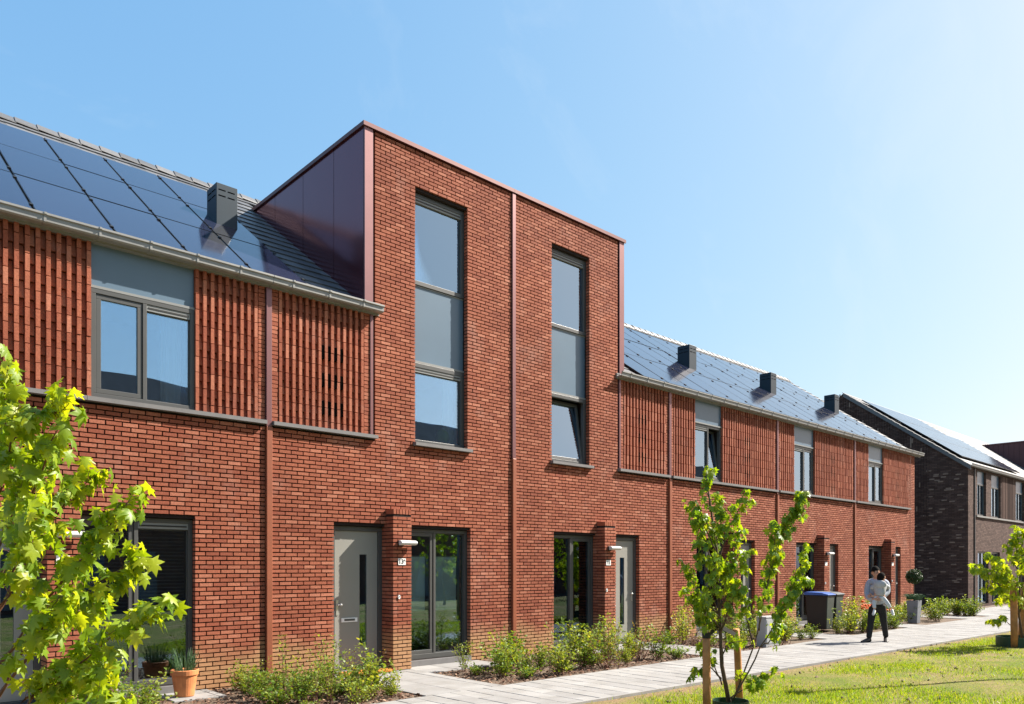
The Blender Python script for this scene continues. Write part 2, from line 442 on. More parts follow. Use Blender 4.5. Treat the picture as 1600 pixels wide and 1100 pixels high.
for k, (w, s) in enumerate(vis):
    cx, cy = (s[0]+s[1])/2, (s[2]+s[3])/2; dz = rng.uniform(-.002, .002)
    if k < 300 and w > 0:
        key = (round(s[1]-s[0], 2), round(s[3]-s[2], 2))
        if key not in cache:
            m = MB(); a, b = (s[1]-s[0])/2, (s[3]-s[2])/2
            m.box(-a,a,-b,b,-.05,-.004); m.poly([(-a+.004,-b+.004,0),(a-.004,-b+.004,0),(a-.004,b-.004,0),(-a+.004,b-.004,0)])
            i = 4; j = 8
            for q in range(4): m.f.append((i+q, i+(q+1)%4, j+(q+1)%4, j+q)); m.mi.append(0)
            del m.f[1]; del m.mi[1]
            cache[key] = m.mesh('paving_slab', 'slab')
        new_obj('paving_slab', cache[key], path, (cx, cy, dz), (rng.uniform(-.003,.003), rng.uniform(-.003,.003), rng.uniform(-.004,.004)))
    else: rest.box(s[0],s[1],s[2],s[3],-.04,dz)
rest.build('paving_slabs', 'slab', path, kind='stuff')
for x in np.arange(-6, 50, 1.0):
    e = MB(); e.poly([(x+.004,path_near(x)-.06,.006),(x+.996,path_near(x+1)-.06,.006),(x+.996,path_near(x+1)-.004,.006),(x+.004,path_near(x)-.004,.006)])
    e.v += [(a,b,-.06) for a,b,c in e.v[:4]]; e.f += [(0,4,5,1),(1,5,6,2),(2,6,7,3),(3,7,4,0)]; e.mi += [0]*4
    e.build('edging_kerb', 'slab', path)

# ------------------------------------------------------------------ the terrace
J = [0.03, 5.19, 10.25, 15.42, 20.65, 25.85, 31.2]           # party lines of the six houses
LEDGE, EAVE, TOP = 3.95, 5.98, 9.06
CH, BL, JT = .0633, .1860, .0165
S_ = .714; RZ0, RY0 = 6.08, .05
RIDGE = [5.07, 5.07, 5.3, 5.3, 5.3, 5.3]
def roof_z(y): return RZ0 + S_*(y-RY0)
PITCH = math.atan(S_)
HL = ['red brick terraced house at the left edge with a wide two-light upper window',
      'red brick terraced house numbered 13A with the left half of the tall bay',
      'red brick terraced house numbered 15 with the right half of the tall bay',
      'red brick terraced house directly behind the staked tree, first beyond the tall bay',
      'red brick terraced house with the blue-lidded bin before it',
      'red brick terraced house at the far end of the row, behind the man']
HOUSE = [thing('terraced_house', HL[i], 'house', (J[i], 0, 0), 0, 'red brick houses of the terrace') for i in range(6)]

OPEN = [[] for _ in J[1:]]           # openings x0,x1,z0,z1 per house
GW = {}; FIN = {}; DOOR = {}; UW = {}; BW = {}
for i in range(6):
    if i < 2:
        r = J[i+1]; GW[i] = (r-2.60, r-1.09); FIN[i] = (r-2.97, r-2.60); DOOR[i] = (r-3.95, r-2.97)
    else:
        l = J[i]; GW[i] = (l+1.14, l+2.48); FIN[i] = (l+2.48, l+2.85); DOOR[i] = (l+2.85, l+3.99)
    OPEN[i] += [(*GW[i], .10, 2.42), (*DOOR[i], .04, 2.42)]
UW = {0: (2.77, 4.10), 3: (16.50, 17.77), 4: (21.67, 23.0), 5: (26.97, 28.28)}
BW = {1: (7.90, 9.09), 2: (11.33, 12.50)}
for i, (a, b) in UW.items(): OPEN[i].append((a, b, LEDGE, EAVE+.1))
for i, (a, b) in BW.items(): OPEN[i].append((a, b, LEDGE-.04, 8.37))
PIPE = .055
BAY0, BAY1 = 7.03, 13.50

def cut(spans, a, b):
    out = []
    for p, q in spans:
        if b <= p or a >= q: out.append((p, q))
        else:
            if a - p > .015: out.append((p, a))
            if q - b > .015: out.append((b, q))
    return out
BRICKS = [[] for _ in range(6)]       # (x0,x1,y0,y1,z0,z1,kind)
def course_bricks(i, x0, x1, z0, z1):
    k0 = int(math.floor((z0+.006)/CH)) if z0 > 0 else -1
    for k in range(k0, int((z1+.006)/CH)):
        za = k*CH + JT/2; zb = za + CH - JT
        spans = [(x0, x1)]
        for (a, b, c, d) in OPEN[i]:
            if zb > c + .004 and za < d - .004: spans = cut(spans, a, b)
        pitch = BL + JT; off = (k % 2)*.5*pitch + ((k*7919) % 5)*.004
        n = int((x0-off)/pitch) - 1
        while n*pitch + off < x1:
            p, q = n*pitch + off, n*pitch + off + BL
            for a, b in spans:
                l, r_ = max(p, a), min(q, b)
                if r_ - l > .025:
                    if l == p and l - a < .042: l = a
                    if r_ == q and b - r_ < .042: r_ = b
                    BRICKS[i].append((l, r_, rng.gauss(0, .0013), .1, za, zb, 'h'))
            n += 1
VENTS = []
def soldier_panel(i, x0, x1, z0=LEDGE+.005, z1=EAVE+.03, head_left=False, head_right=False, vent=None):
    if head_left: heads(i, x0, x0+.10, z0, z1); x0 += .112
    if head_right: heads(i, x1-.10, x1, z0, z1); x1 -= .112
    n = max(2, round((x1-x0)/.0575)); n += (n % 2 == 0); w = (x1-x0)/n
    for c in range(n):
        out = c % 2 == 0; xa, xb = (x0+c*w+.0035, x0+(c+1)*w-.0035) if out else (x0+c*w+.001, x0+(c+1)*w-.001)
        z = z0 - (.11 if out else 0); k = 0
        while z < z1:
            a, b = max(z, z0), min(z+.212, z1)
            hole = vent and not out and vent[0] <= (xa+xb)/2 <= vent[1] and any(abs((a+b)/2 - q) < .05 for q in vent[2])
            if hole: VENTS.append((i, xa, xb, a, b))
            if b - a > .02 and not hole:
                y = (-.006 if out else .054) + rng.gauss(0, .002)
                BRICKS[i].append((xa, xb, y, .1, a, b, 'o' if out else 'r'))
            z += .222; k += 1
def heads(i, a, b, z0, z1):
    z = z0
    while z < z1 - .02:
        BRICKS[i].append((a, b, rng.gauss(.003, .0015), .1, z+.005, min(z+.0585, z1), 'e')); z += CH
for i in range(6):
    l, r = J[i] + PIPE, J[i+1] - PIPE
    if i == 5: r = J[6]
    course_bricks(i, l, r, -.05, 3.9)
vz = (5.171, 4.727, 4.283)
course_bricks(1, BAY0+.05, J[2]-PIPE, 3.9, TOP); course_bricks(2, J[2]+PIPE, BAY1-.05, 3.9, TOP)
soldier_panel(0, J[0]+PIPE, 2.77); soldier_panel(0, 4.10, J[1]-PIPE, head_right=True)
soldier_panel(1, J[1]+PIPE, BAY0-.06, head_left=True, head_right=True, vent=(6.08, 6.50, vz))
soldier_panel(2, BAY1+.06, J[3]-PIPE, head_left=True, head_right=True, vent=(14.15, 14.55, vz))
for i in (3, 4, 5):
    a, b = UW[i]
    soldier_panel(i, J[i]+PIPE, a, head_left=True)
    if i < 5: soldier_panel(i, b, J[i+1]-PIPE, head_right=True, vent=(b+1.05, b+1.45, vz))
    else: soldier_panel(i, b, 30.62, vent=(b+1.05, b+1.45, vz)); course_bricks(i, 30.64, J[6], 3.9, EAVE)

def wall_back(i, regions, y=.036, t=.30):
    """mortar backing with the openings left free, front at y; reveals run back into the wall"""
    m = MB(); e = .004
    for (x0, x1, z0, z1) in regions:
        ops = [(max(a-e,x0), min(b+e,x1), max(c-e,z0), min(d+e,z1)) for a,b,c,d in OPEN[i] if a < x1 and b > x0 and c < z1 and d > z0]
        xs = sorted({x0, x1, *[q for o in ops for q in o[:2]]}); zs = sorted({z0, z1, *[q for o in ops for q in o[2:]]})
        for a, b in zip(xs, xs[1:]):
            for c, d in zip(zs, zs[1:]):
                mx, mz = (a+b)/2, (c+d)/2
                if any(o[0] < mx < o[1] and o[2] < mz < o[3] for o in ops): continue
                m.quad((a,y,c),(b,y,c),(b,y,d),(a,y,d))
        for a, b, c, d in ops:
            m.quad((a,y,c),(a,y,d),(a,y+t,d),(a,y+t,c)); m.quad((b,y,c),(b,y+t,c),(b,y+t,d),(b,y,d))
            if d < z1 - .01: m.quad((a,y,d),(b,y,d),(b,y+t,d),(a,y+t,d))
            if c > z0 + .01: m.quad((a,y,c),(a,y+t,c),(b,y+t,c),(b,y,c))
    return m
WALL = []
for i in range(6):
    h = HOUSE[i]; x0, x1 = J[i], J[i+1]
    regs = [(x0, x1, -.06, LEDGE-.06)]
    up = []
    if i == 1: regs.append((BAY0, x1, LEDGE-.06, TOP+.02)); up = [(x0, BAY0)]
    elif i == 2: regs.append((x0, BAY1, LEDGE-.06, TOP+.02)); up = [(BAY1, x1)]
    else: up = [(x0, x1)]
    m = wall_back(i, regs)
    for a, b in up:
        u = wall_back(i, [(a, b, LEDGE-.06, EAVE+.04)], y=.084)
        k = len(m.v); m.v += u.v; m.f += [tuple(k+q for q in f) for f in u.f]; m.mi += u.mi
    if i == 5:
        m.quad((x1,.012,-.06),(x1,6.0,-.06),(x1,6.0,roof_z(6)-.9),(x1,.012,EAVE))
        m.poly([(x1,.012,EAVE),(x1,6.0,EAVE),(x1,5.3,roof_z(5.3)-.05),(x1,.012,EAVE+.03)])
    w = m.build('wall', 'mortar', h); WALL.append(w)
    for (j, a, b, c, d) in VENTS:                            # black plates stand for the shade in openings between the upright bricks
        if j == i:
            q = MB(); q.box(a-.003, b+.003, .006, .068, c, d); q.build('vent_shade_plate', 'hole_shade', w)
# bricks: the 300 that show largest of the three near houses singly, the rest joined
VAR = {}
def brick_var(kind, k, dims):
    key = (kind, k)
    if key not in VAR:
        m = MB(); L, D_, Hh = dims
        m.box(-L/2, L/2, 0, D_, -Hh/2, Hh/2, jit=.0016, back=False)
        if kind == 'r':
            m.v = [(a, b + (-.025 if c < 0 else .012) if b < .05 else b, c) for a, b, c in m.v]
        VAR[key] = m.mesh('brick', 'brick_red')
    return VAR[key]
for i in range(6):
    h = HOUSE[i]; L0 = J[i]
    sc = []
    for k, b in enumerate(BRICKS[i]):
        cx, cz = (b[0]+b[1])/2, (b[4]+b[5])/2; u, v, d = proj(cx, 0, cz)
        full = (b[6] == 'h' and abs(b[1]-b[0]-BL) < .0006) or (b[6] in 'or' and b[5]-b[4] > .2115)
        if i < 3 and full and 4 < u < 1600 and 4 < v < 1096 and d > 2 and not (u < 215 and v > 560): sc.append((d*(1.0 if b[6] == 'h' else 1.18), k))
    sc.sort(); single = {k for _, k in sc[:300]}
    m = MB()
    for k, b in enumerate(BRICKS[i]):
        if k in single:
            kind = b[6]; dims = (BL, .1, CH-JT) if kind == 'h' else (.0505, .1, .212)
            new_obj('brick', brick_var(kind, rng.randrange(5), dims), WALL[i],
                    ((b[0]+b[1])/2 - L0, b[2], (b[4]+b[5])/2), (0, rng.gauss(0, .003), rng.gauss(0, .004)))
        else:
            n0 = len(m.v); m.box(*b[:6], jit=.0014, back=False)
            if b[6] == 'r':
                zc = (b[4]+b[5])/2
                for q in range(n0, n0+8):
                    x, y, z = m.v[q]
                    if y < .08: m.v[q] = (x, y + (-.025 if z < zc else .012), z)
    m.build('brickwork', 'brick_red', WALL[i], kind='stuff')
# bricks along the visible flank end of the last house are only its corner: no more needed

# ledges, downpipes, gutters
def ledge(i, a, b):
    m = MB(); m.prism([(-.085,LEDGE-.062),(-.085,LEDGE-.006),(-.02,LEDGE+.004),(.055,LEDGE+.004),(.055,LEDGE-.062)], 'x', a, b)
    m.build('sill_ledge', 'ledge_grey', HOUSE[i])
for i, segs in {0: [(0.08,2.70),(2.704,5.135)], 1: [(5.245,7.09)], 2: [(13.46,15.37)], 3: [(15.47,18.1),(18.104,20.6)],
                4: [(20.7,23.3),(23.304,25.8)], 5: [(25.9,28.3),(28.304,30.64)]}.items():
    for a, b in segs: ledge(i, a, b)
for i in (1, 2):
    a, b = BW[i]; m = MB()
    m.prism([(-.085,LEDGE-.085),(-.085,LEDGE-.03),(.10,LEDGE-.012),(.10,LEDGE-.085)], 'x', a-.04, b+.06)
    m.build('window_sill', 'ledge_grey', HOUSE[i])
for i in range(1, 7):
    x = J[i]; top = TOP-.01 if i == 2 else EAVE-.005
    h = HOUSE[min(i, 5)]
    if i == 6: x = 30.78; m = MB(); m.box(x-.02,x+.02,-.012,.05,-.05,top); m.build('movement_joint_strip','pipe_red',h); continue
    m = MB(); m.box(x-.047, x+.047, -.045, .02, -.05, LEDGE-.09); p = m.build('downpipe', 'pipe_red', h, bevel=.008)
    m = MB(); m.box(x-.045, x+.045, -.030, .06, LEDGE-.086, top); m.build('cover_strip', 'cladding_edge' , h, bevel=.006)
for i, x, s in ((1, BAY0, -1), (2, BAY1, 1)):
    m = MB(); m.box(min(x, x+s*.05)-.003, max(x, x+s*.05)+.003, -.014, .10, LEDGE+.006, EAVE-.01); m.build('cover_strip', 'cladding_edge', HOUSE[i], bevel=.004)
GPROF = [(-.035,EAVE+.005),(-.15,EAVE+.005),(-.175,EAVE+.022),(-.178,EAVE+.085),(-.20,EAVE+.095),(-.20,EAVE+.12),(-.182,EAVE+.125),(-.165,EAVE+.10),(-.16,EAVE+.035),(-.035,EAVE+.03)]
def gutter(i, a, b):
    m = MB(); m.prism(GPROF, 'x', a, b)
    m.box(a, b, -.033, .07, EAVE-.02, EAVE+.10)
    gt = m.build('gutter', 'gutter_zinc', HOUSE[i])
    x = a + .32
    while x < b - .05:
        q = MB(); q.prism([(y*1.04-.001, z-.006 if z < EAVE+.05 else z+.004) for y, z in GPROF], 'x', x-.014, x+.014); q.build('gutter_bracket', 'gutter_zinc', gt); x += .62
gutter(0, J[0], J[1]-.004); gutter(1, J[1]+.004, BAY0+.11); gutter(2, BAY1-.11, J[3]-.004)
for i in (3, 4): gutter(i, J[i]+.004, J[i+1]-.004)
gutter(5, J[5]+.004, J[6]+.5)

# roofs
TW, TE = .30, .345
LEN = lambda i: (RIDGE[i]-RY0)/math.cos(PITCH)
def tile_mesh():
    m = MB(); w = TW/2-.002
    m.box(-w, w, -.02, TE+.05, 0, .02); m.v = [(x, y, z + (.026 if y < 0 else 0)) for x, y, z in m.v]
    return m.mesh('roof_tile', 'roof_tile')
TILE = tile_mesh()
PV = []                               # solar panels: house, x0, x1, row
LX = [5.88 - .935*k for k in range(8)]
for k in range(7): PV += [(1 if LX[k] > J[1]+.3 else 0, LX[k+1], LX[k], r) for r in range(3)]
RX = [14.55 + .985*k for k in range(17)]
for k in range(16):
    c = (RX[k]+RX[k+1])/2; hi = max(q for q in range(2, 6) if J[q] <= c); PV += [(hi, RX[k], RX[k+1], r) for r in range(3)]
def pv_rows(i):
    a, b = (.06, 4.24) if i < 2 else (.12, 4.62); p = (b-a)/3; return [(a+p*r, a+p*(r+1)) for r in range(3)]
ROOF = []
for i in range(6):
    h = HOUSE[i]; x0, x1 = J[i], J[i+1] + (.28 if i == 5 else 0)
    m = MB(); yb = RIDGE[i]; zt = roof_z(yb)
    xa, xb = (x0, BAY0-.17) if i == 1 else (BAY1+.17, x1) if i == 2 else (x0, x1)
    m.quad((xa,-.03,roof_z(-.03)-.03),(xb,-.03,roof_z(-.03)-.03),(xb,yb,zt-.03),(xa,yb,zt-.03))
    if i in (1, 2): m.quad((x0,4.2,roof_z(4.2)-.03),(x1,4.2,roof_z(4.2)-.03),(x1,yb,zt-.034),(x0,yb,zt-.034))
    m.quad((x0,yb,zt-.03),(x1,yb,zt-.03),(x1,yb*2,EAVE),(x0,yb*2,EAVE))
    if i == 5: m.quad((x1,-.03,roof_z(-.03)-.03),(x1,-.03,roof_z(-.03)-.12),(x1,yb,zt-.14),(x1,yb,zt-.03))
    rf = m.build('roof', 'roof_tile', h); ROOF.append(rf)
    n = int(math.ceil((x1-x0)/TW)); rows = int(LEN(i)/TE)
    boxes = [(p[1], p[2], *pv_rows(i)[p[3]]) for p in PV if abs(p[0]-i) < 2]
    for r in range(rows+1):
        for c in range(n):
            x = x0 + (c+.5)*(x1-x0)/n; s = r*TE - .06
            y = RY0 + s*math.cos(PITCH); ym = y + .2*math.cos(PITCH)
            if i == 1 and x > BAY0-.02 and y < 4.6: continue
            if i == 2 and x < BAY1+.02 and y < 4.6: continue
            if any(a+.12 < x < b-.12 or (any(a < x < b for a,b,_,_ in boxes) and False) for a,b,c0,d0 in boxes if c0+.15 < ym < d0-.1 and min(q[0] for q in boxes)+.2 < x < max(q[1] for q in boxes)-.2): continue
            if i == 0 and proj(x, y, roof_z(y))[0] < -60: continue
            if y > RIDGE[i]-.18: continue
            new_obj('roof_tile', TILE, rf, (x-J[i], y, roof_z(y)+rng.gauss(.0,.0015)-.012), (PITCH, rng.gauss(0,.004), rng.gauss(0,.003)))
    k = 0; x = x0
    while x < x1 - .05:                                            # stepped ridge caps
        q = MB(); b = min(x+.36, x1); t = .0
        pr = [(yb-.17,zt-.085),(yb-.16,zt-.055),(yb-.05,zt+.055),(yb+.05,zt+.055),(yb+.16,zt-.055),(yb+.17,zt-.085)]
        q.prism([(y, z+.012) for y, z in pr], 'x', x, b); n0 = len(q.v)
        q.v = [(xx, y, z + (.022 if xx < x+.01 else 0)) for xx, y, z in q.v]
        q.build('ridge_tile', 'roof_tile', rf); x += .345
PVM = {}
def panel_mesh(w, l):
    key = (round(w,3), round(l,3))
    if key not in PVM:
        m = MB(); a = .012
        m.box(-w/2+a, w/2-a, a, l-a, 0, .038, mi=1)
        m.quad((-w/2+a+.012,a+.012,.0395),(w/2-a-.012,a+.012,.0395),(w/2-a-.012,l-a-.012,.0395),(-w/2+a+.012,l-a-.012,.0395), 0)
        PVM[key] = m.mesh('solar_panel', ['solar_glass', 'solar_frame'])
    return PVM[key]
clip = MB(); clip.box(-.02,.02,-.03,.03,.036,.052); CLIP = clip.mesh('panel_clamp', 'black')
for i, a, b, r in PV:
    ya, yb = pv_rows(i)[r]; l = (yb-ya)/math.cos(PITCH)
    x = (a+b)/2; 
    new_obj('solar_panel', panel_mesh(b-a, l), ROOF[i], (x-J[i], ya, roof_z(ya)+.062), (PITCH + rng.gauss(0,.0015), rng.gauss(0,.0012), 0))
    for f in (.14, .86):
        y = ya + (yb-ya)*f; new_obj('panel_clamp', CLIP, ROOF[i], (b-J[i], y, roof_z(y)+.066), (PITCH,0,0))
# mounting rail / dark wind board under the lowest row
for i in range(6):
    xs = [(p[1],p[2]) for p in PV if p[0] == i]
    if not xs: continue
    a, b = min(q[0] for q in xs), max(q[1] for q in xs); y = pv_rows(i)[0][0]
    m = MB(); m.box(a, b, y-.012, y+.01, roof_z(y)+.005, roof_z(y)+.092); m.build('panel_rail', 'solar_frame', ROOF[i])
def chimney(i, x, y=2.05):
    w, d = .37, .42; zb = roof_z(y)-.15; zt = roof_z(y)+.82
    m = MB(); m.box(x, x+w, y, y+d, zb, zt); c = m.build('chimney', 'chimney_metal', HOUSE[i], bevel=.006)
    for zz in (.10, .20):
        for k in range(2):
            q = MB(); q.box(x+.04+k*.16, x+.16+k*.16, y-.004, y+.01, zt-zz-.014, zt-zz); q.build('vent_slot', 'hole_shade', c)
            q = MB(); q.box(x-.004, x+.01, y+.05+k*.17, y+.19+k*.17, zt-zz-.014, zt-zz); q.build('vent_slot', 'hole_shade', c)
chimney(1, 5.22); chimney(3, 19.28); chimney(4, 24.08); chimney(5, 28.92)

# tall bay: cheeks, coping, flat roof
def cheek(i, x, s):
    e = .16
    ys = [.02, .99, 2.11, 3.26, 4.17]
    b = MB(); b.poly([(x-s*.012,0,EAVE+.1),(x-s*.012,0,9.08),(x-s*.012,4.22,9.08)]); par = b.build('cheek_wall', 'black', HOUSE[i])
    for a, c in zip(ys, ys[1:]):
        za, zc = roof_z(a)-.03, roof_z(c)-.03
        m = MB(); a2, c2 = a+.006, c-.006
        pts = [(a2,min(za,9.05)),(c2,min(zc,9.05)),(c2,9.07),(a2,9.07)]
        m.prism(pts, 'x', x-s*.010, x); m.build('cladding_panel', 'cladding_gloss', par)
    m = MB(); m.box(min(x, x-s*.165), max(x, x-s*.165), -.016, .018, EAVE+.11, 9.075); m.build('corner_strip', 'cladding_edge', HOUSE[i], bevel=.004)
cheek(1, BAY0-.165, -1); cheek(2, BAY1+.165, 1)
for i, a, b in ((1, BAY0-.20, J[2]-.002), (2, J[2]+.002, BAY1+.20)):
    m = MB(); m.box(a, b, -.045, .20, 9.065, 9.135); s = a if i == 1 else b
    m.box(min(s, s+(.2 if i==1 else -.2)), max(s, s+(.2 if i==1 else -.2)), .203, 4.35, 9.067, 9.137)
    m.build('coping', 'coping_red', HOUSE[i])
    m = MB(); m.quad((a+.1,.1,9.06),(b,.1,9.06),(b,4.3,9.06),(a+.1,4.3,9.06)); m.build('flat_roof', 'roof_tile', HOUSE[i])

# windows
ROOMN = [0]
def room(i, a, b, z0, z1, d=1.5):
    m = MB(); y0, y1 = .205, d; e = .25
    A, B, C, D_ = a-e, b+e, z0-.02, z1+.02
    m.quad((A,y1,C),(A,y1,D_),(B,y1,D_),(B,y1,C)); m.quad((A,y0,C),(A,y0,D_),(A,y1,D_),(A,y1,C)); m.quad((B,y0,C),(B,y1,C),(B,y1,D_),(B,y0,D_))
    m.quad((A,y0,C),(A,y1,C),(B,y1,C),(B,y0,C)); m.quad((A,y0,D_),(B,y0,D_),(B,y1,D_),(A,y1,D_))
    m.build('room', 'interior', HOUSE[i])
def bars(m, a, b, z0, z1, t, y0, y1, bot=None):
    bt = bot or t
    m.box(a, b, y0, y1, z1-t, z1); m.box(a, b, y0, y1, z0, z0+bt); m.box(a, a+t, y0+.001, y1, z0+bt, z1-t); m.box(b-t, b, y0+.001, y1, z0+bt, z1-t)
def window(i, a, b, z0, z1, lights, glass='glass', t=.06, vent=(), bot=None, y=.105):
    """lights: list of (fraction0, fraction1, kind) with kind fixed, sash or tilt"""
    h = HOUSE[i]
    fm = MB(); bars(fm, a, b, z0, z1, t, y, y+.085, bot)
    w = b-a
    for l in lights[:-1]: fm.box(a+w*l[1]-.026, a+w*l[1]+.026, y+.002, y+.083, z0+(bot or t), z1-t)
    win = fm.build('window', 'metal_grey', h, bevel=.004)
    for n, (f0, f1, kind) in enumerate(lights):
        xa = a + w*f0 + (t if n == 0 else .026); xb = a + w*f1 - (t if n == len(lights)-1 else .026)
        za, zb = z0 + (bot or t), z1 - t
        if n in vent:
            q = MB(); q.box(xa, xb, y+.012, y+.06, zb-.085, zb-.002); q.box(xa+.02, xb-.02, y+.006, y+.011, zb-.055, zb-.035, mi=1)
            q.build('vent_grille', ['metal_grey_light','black'], win); zb -= .088
        if kind == 'fixed':
            q = MB(); bars(q, xa, xb, za, zb, .014, y+.04, y+.075); q.build('glazing_bead', 'metal_grey', win)
            q = MB(); q.box(xa+.008, xb-.008, y+.05, y+.062, za+.008, zb-.008); q.build('pane', glass, win)
        else:
            q = MB(); bars(q, xa+.004, xb-.004, za+.004, zb-.004, .062, y+.014, y+.072); s = q.build('sash', 'metal_grey', win, bevel=.004)
            g_ = MB(); g_.box(xa+.06, xb-.06, y+.038, y+.05, za+.06, zb-.06); p = g_.build('pane', glass, win)
            if kind == 'tilt':
                for o in (s, p):
                    c = Vector((0, y+.04, za)); rot = Matrix.Rotation(R(-7.5), 4, 'X')
                    o.matrix_basis = Matrix.Translation(c) @ rot @ Matrix.Translation(-c)
    return win
def spandrel(i, a, b, z0, z1, y=.12):
    m = MB(); m.box(a+.003, b-.003, y, y+.03, z0+.03, z1-.003); s = m.build('spandrel_panel', 'panel_blue', HOUSE[i])
    m = MB(); m.box(a, b, y-.028, y+.02, z0-.006, z0+.028); m.box(a+.001, b-.001, y-.01, y+.03, z1-.02, z1); m.build('drip_rail', 'metal_grey_light', s)
for i, (a, b) in UW.items():
    k = [(0,.5,'sash'),(.5,1,'fixed')] if i == 0 else [(0,.52,'fixed'),(.52,1,'tilt' if i == 3 else 'sash')]
    window(i, a, b, LEDGE+.006, 5.38, k, vent=(1,) if i == 0 else (0,), y=.03 if i == 0 else .05)
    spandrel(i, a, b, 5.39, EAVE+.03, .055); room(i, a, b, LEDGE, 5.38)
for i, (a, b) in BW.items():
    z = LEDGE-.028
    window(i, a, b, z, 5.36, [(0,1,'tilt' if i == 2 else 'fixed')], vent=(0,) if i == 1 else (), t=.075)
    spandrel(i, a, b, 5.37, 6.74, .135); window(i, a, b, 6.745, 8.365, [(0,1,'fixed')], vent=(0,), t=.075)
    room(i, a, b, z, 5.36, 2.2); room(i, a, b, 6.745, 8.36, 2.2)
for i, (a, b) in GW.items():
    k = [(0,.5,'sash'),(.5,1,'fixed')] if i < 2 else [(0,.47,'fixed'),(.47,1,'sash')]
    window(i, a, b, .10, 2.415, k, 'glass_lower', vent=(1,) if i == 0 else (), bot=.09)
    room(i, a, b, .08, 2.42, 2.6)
    m = MB(); m.box(a, b, -.03, .1, .0, .095); m.build('threshold', 'ledge_grey', HOUSE[i])

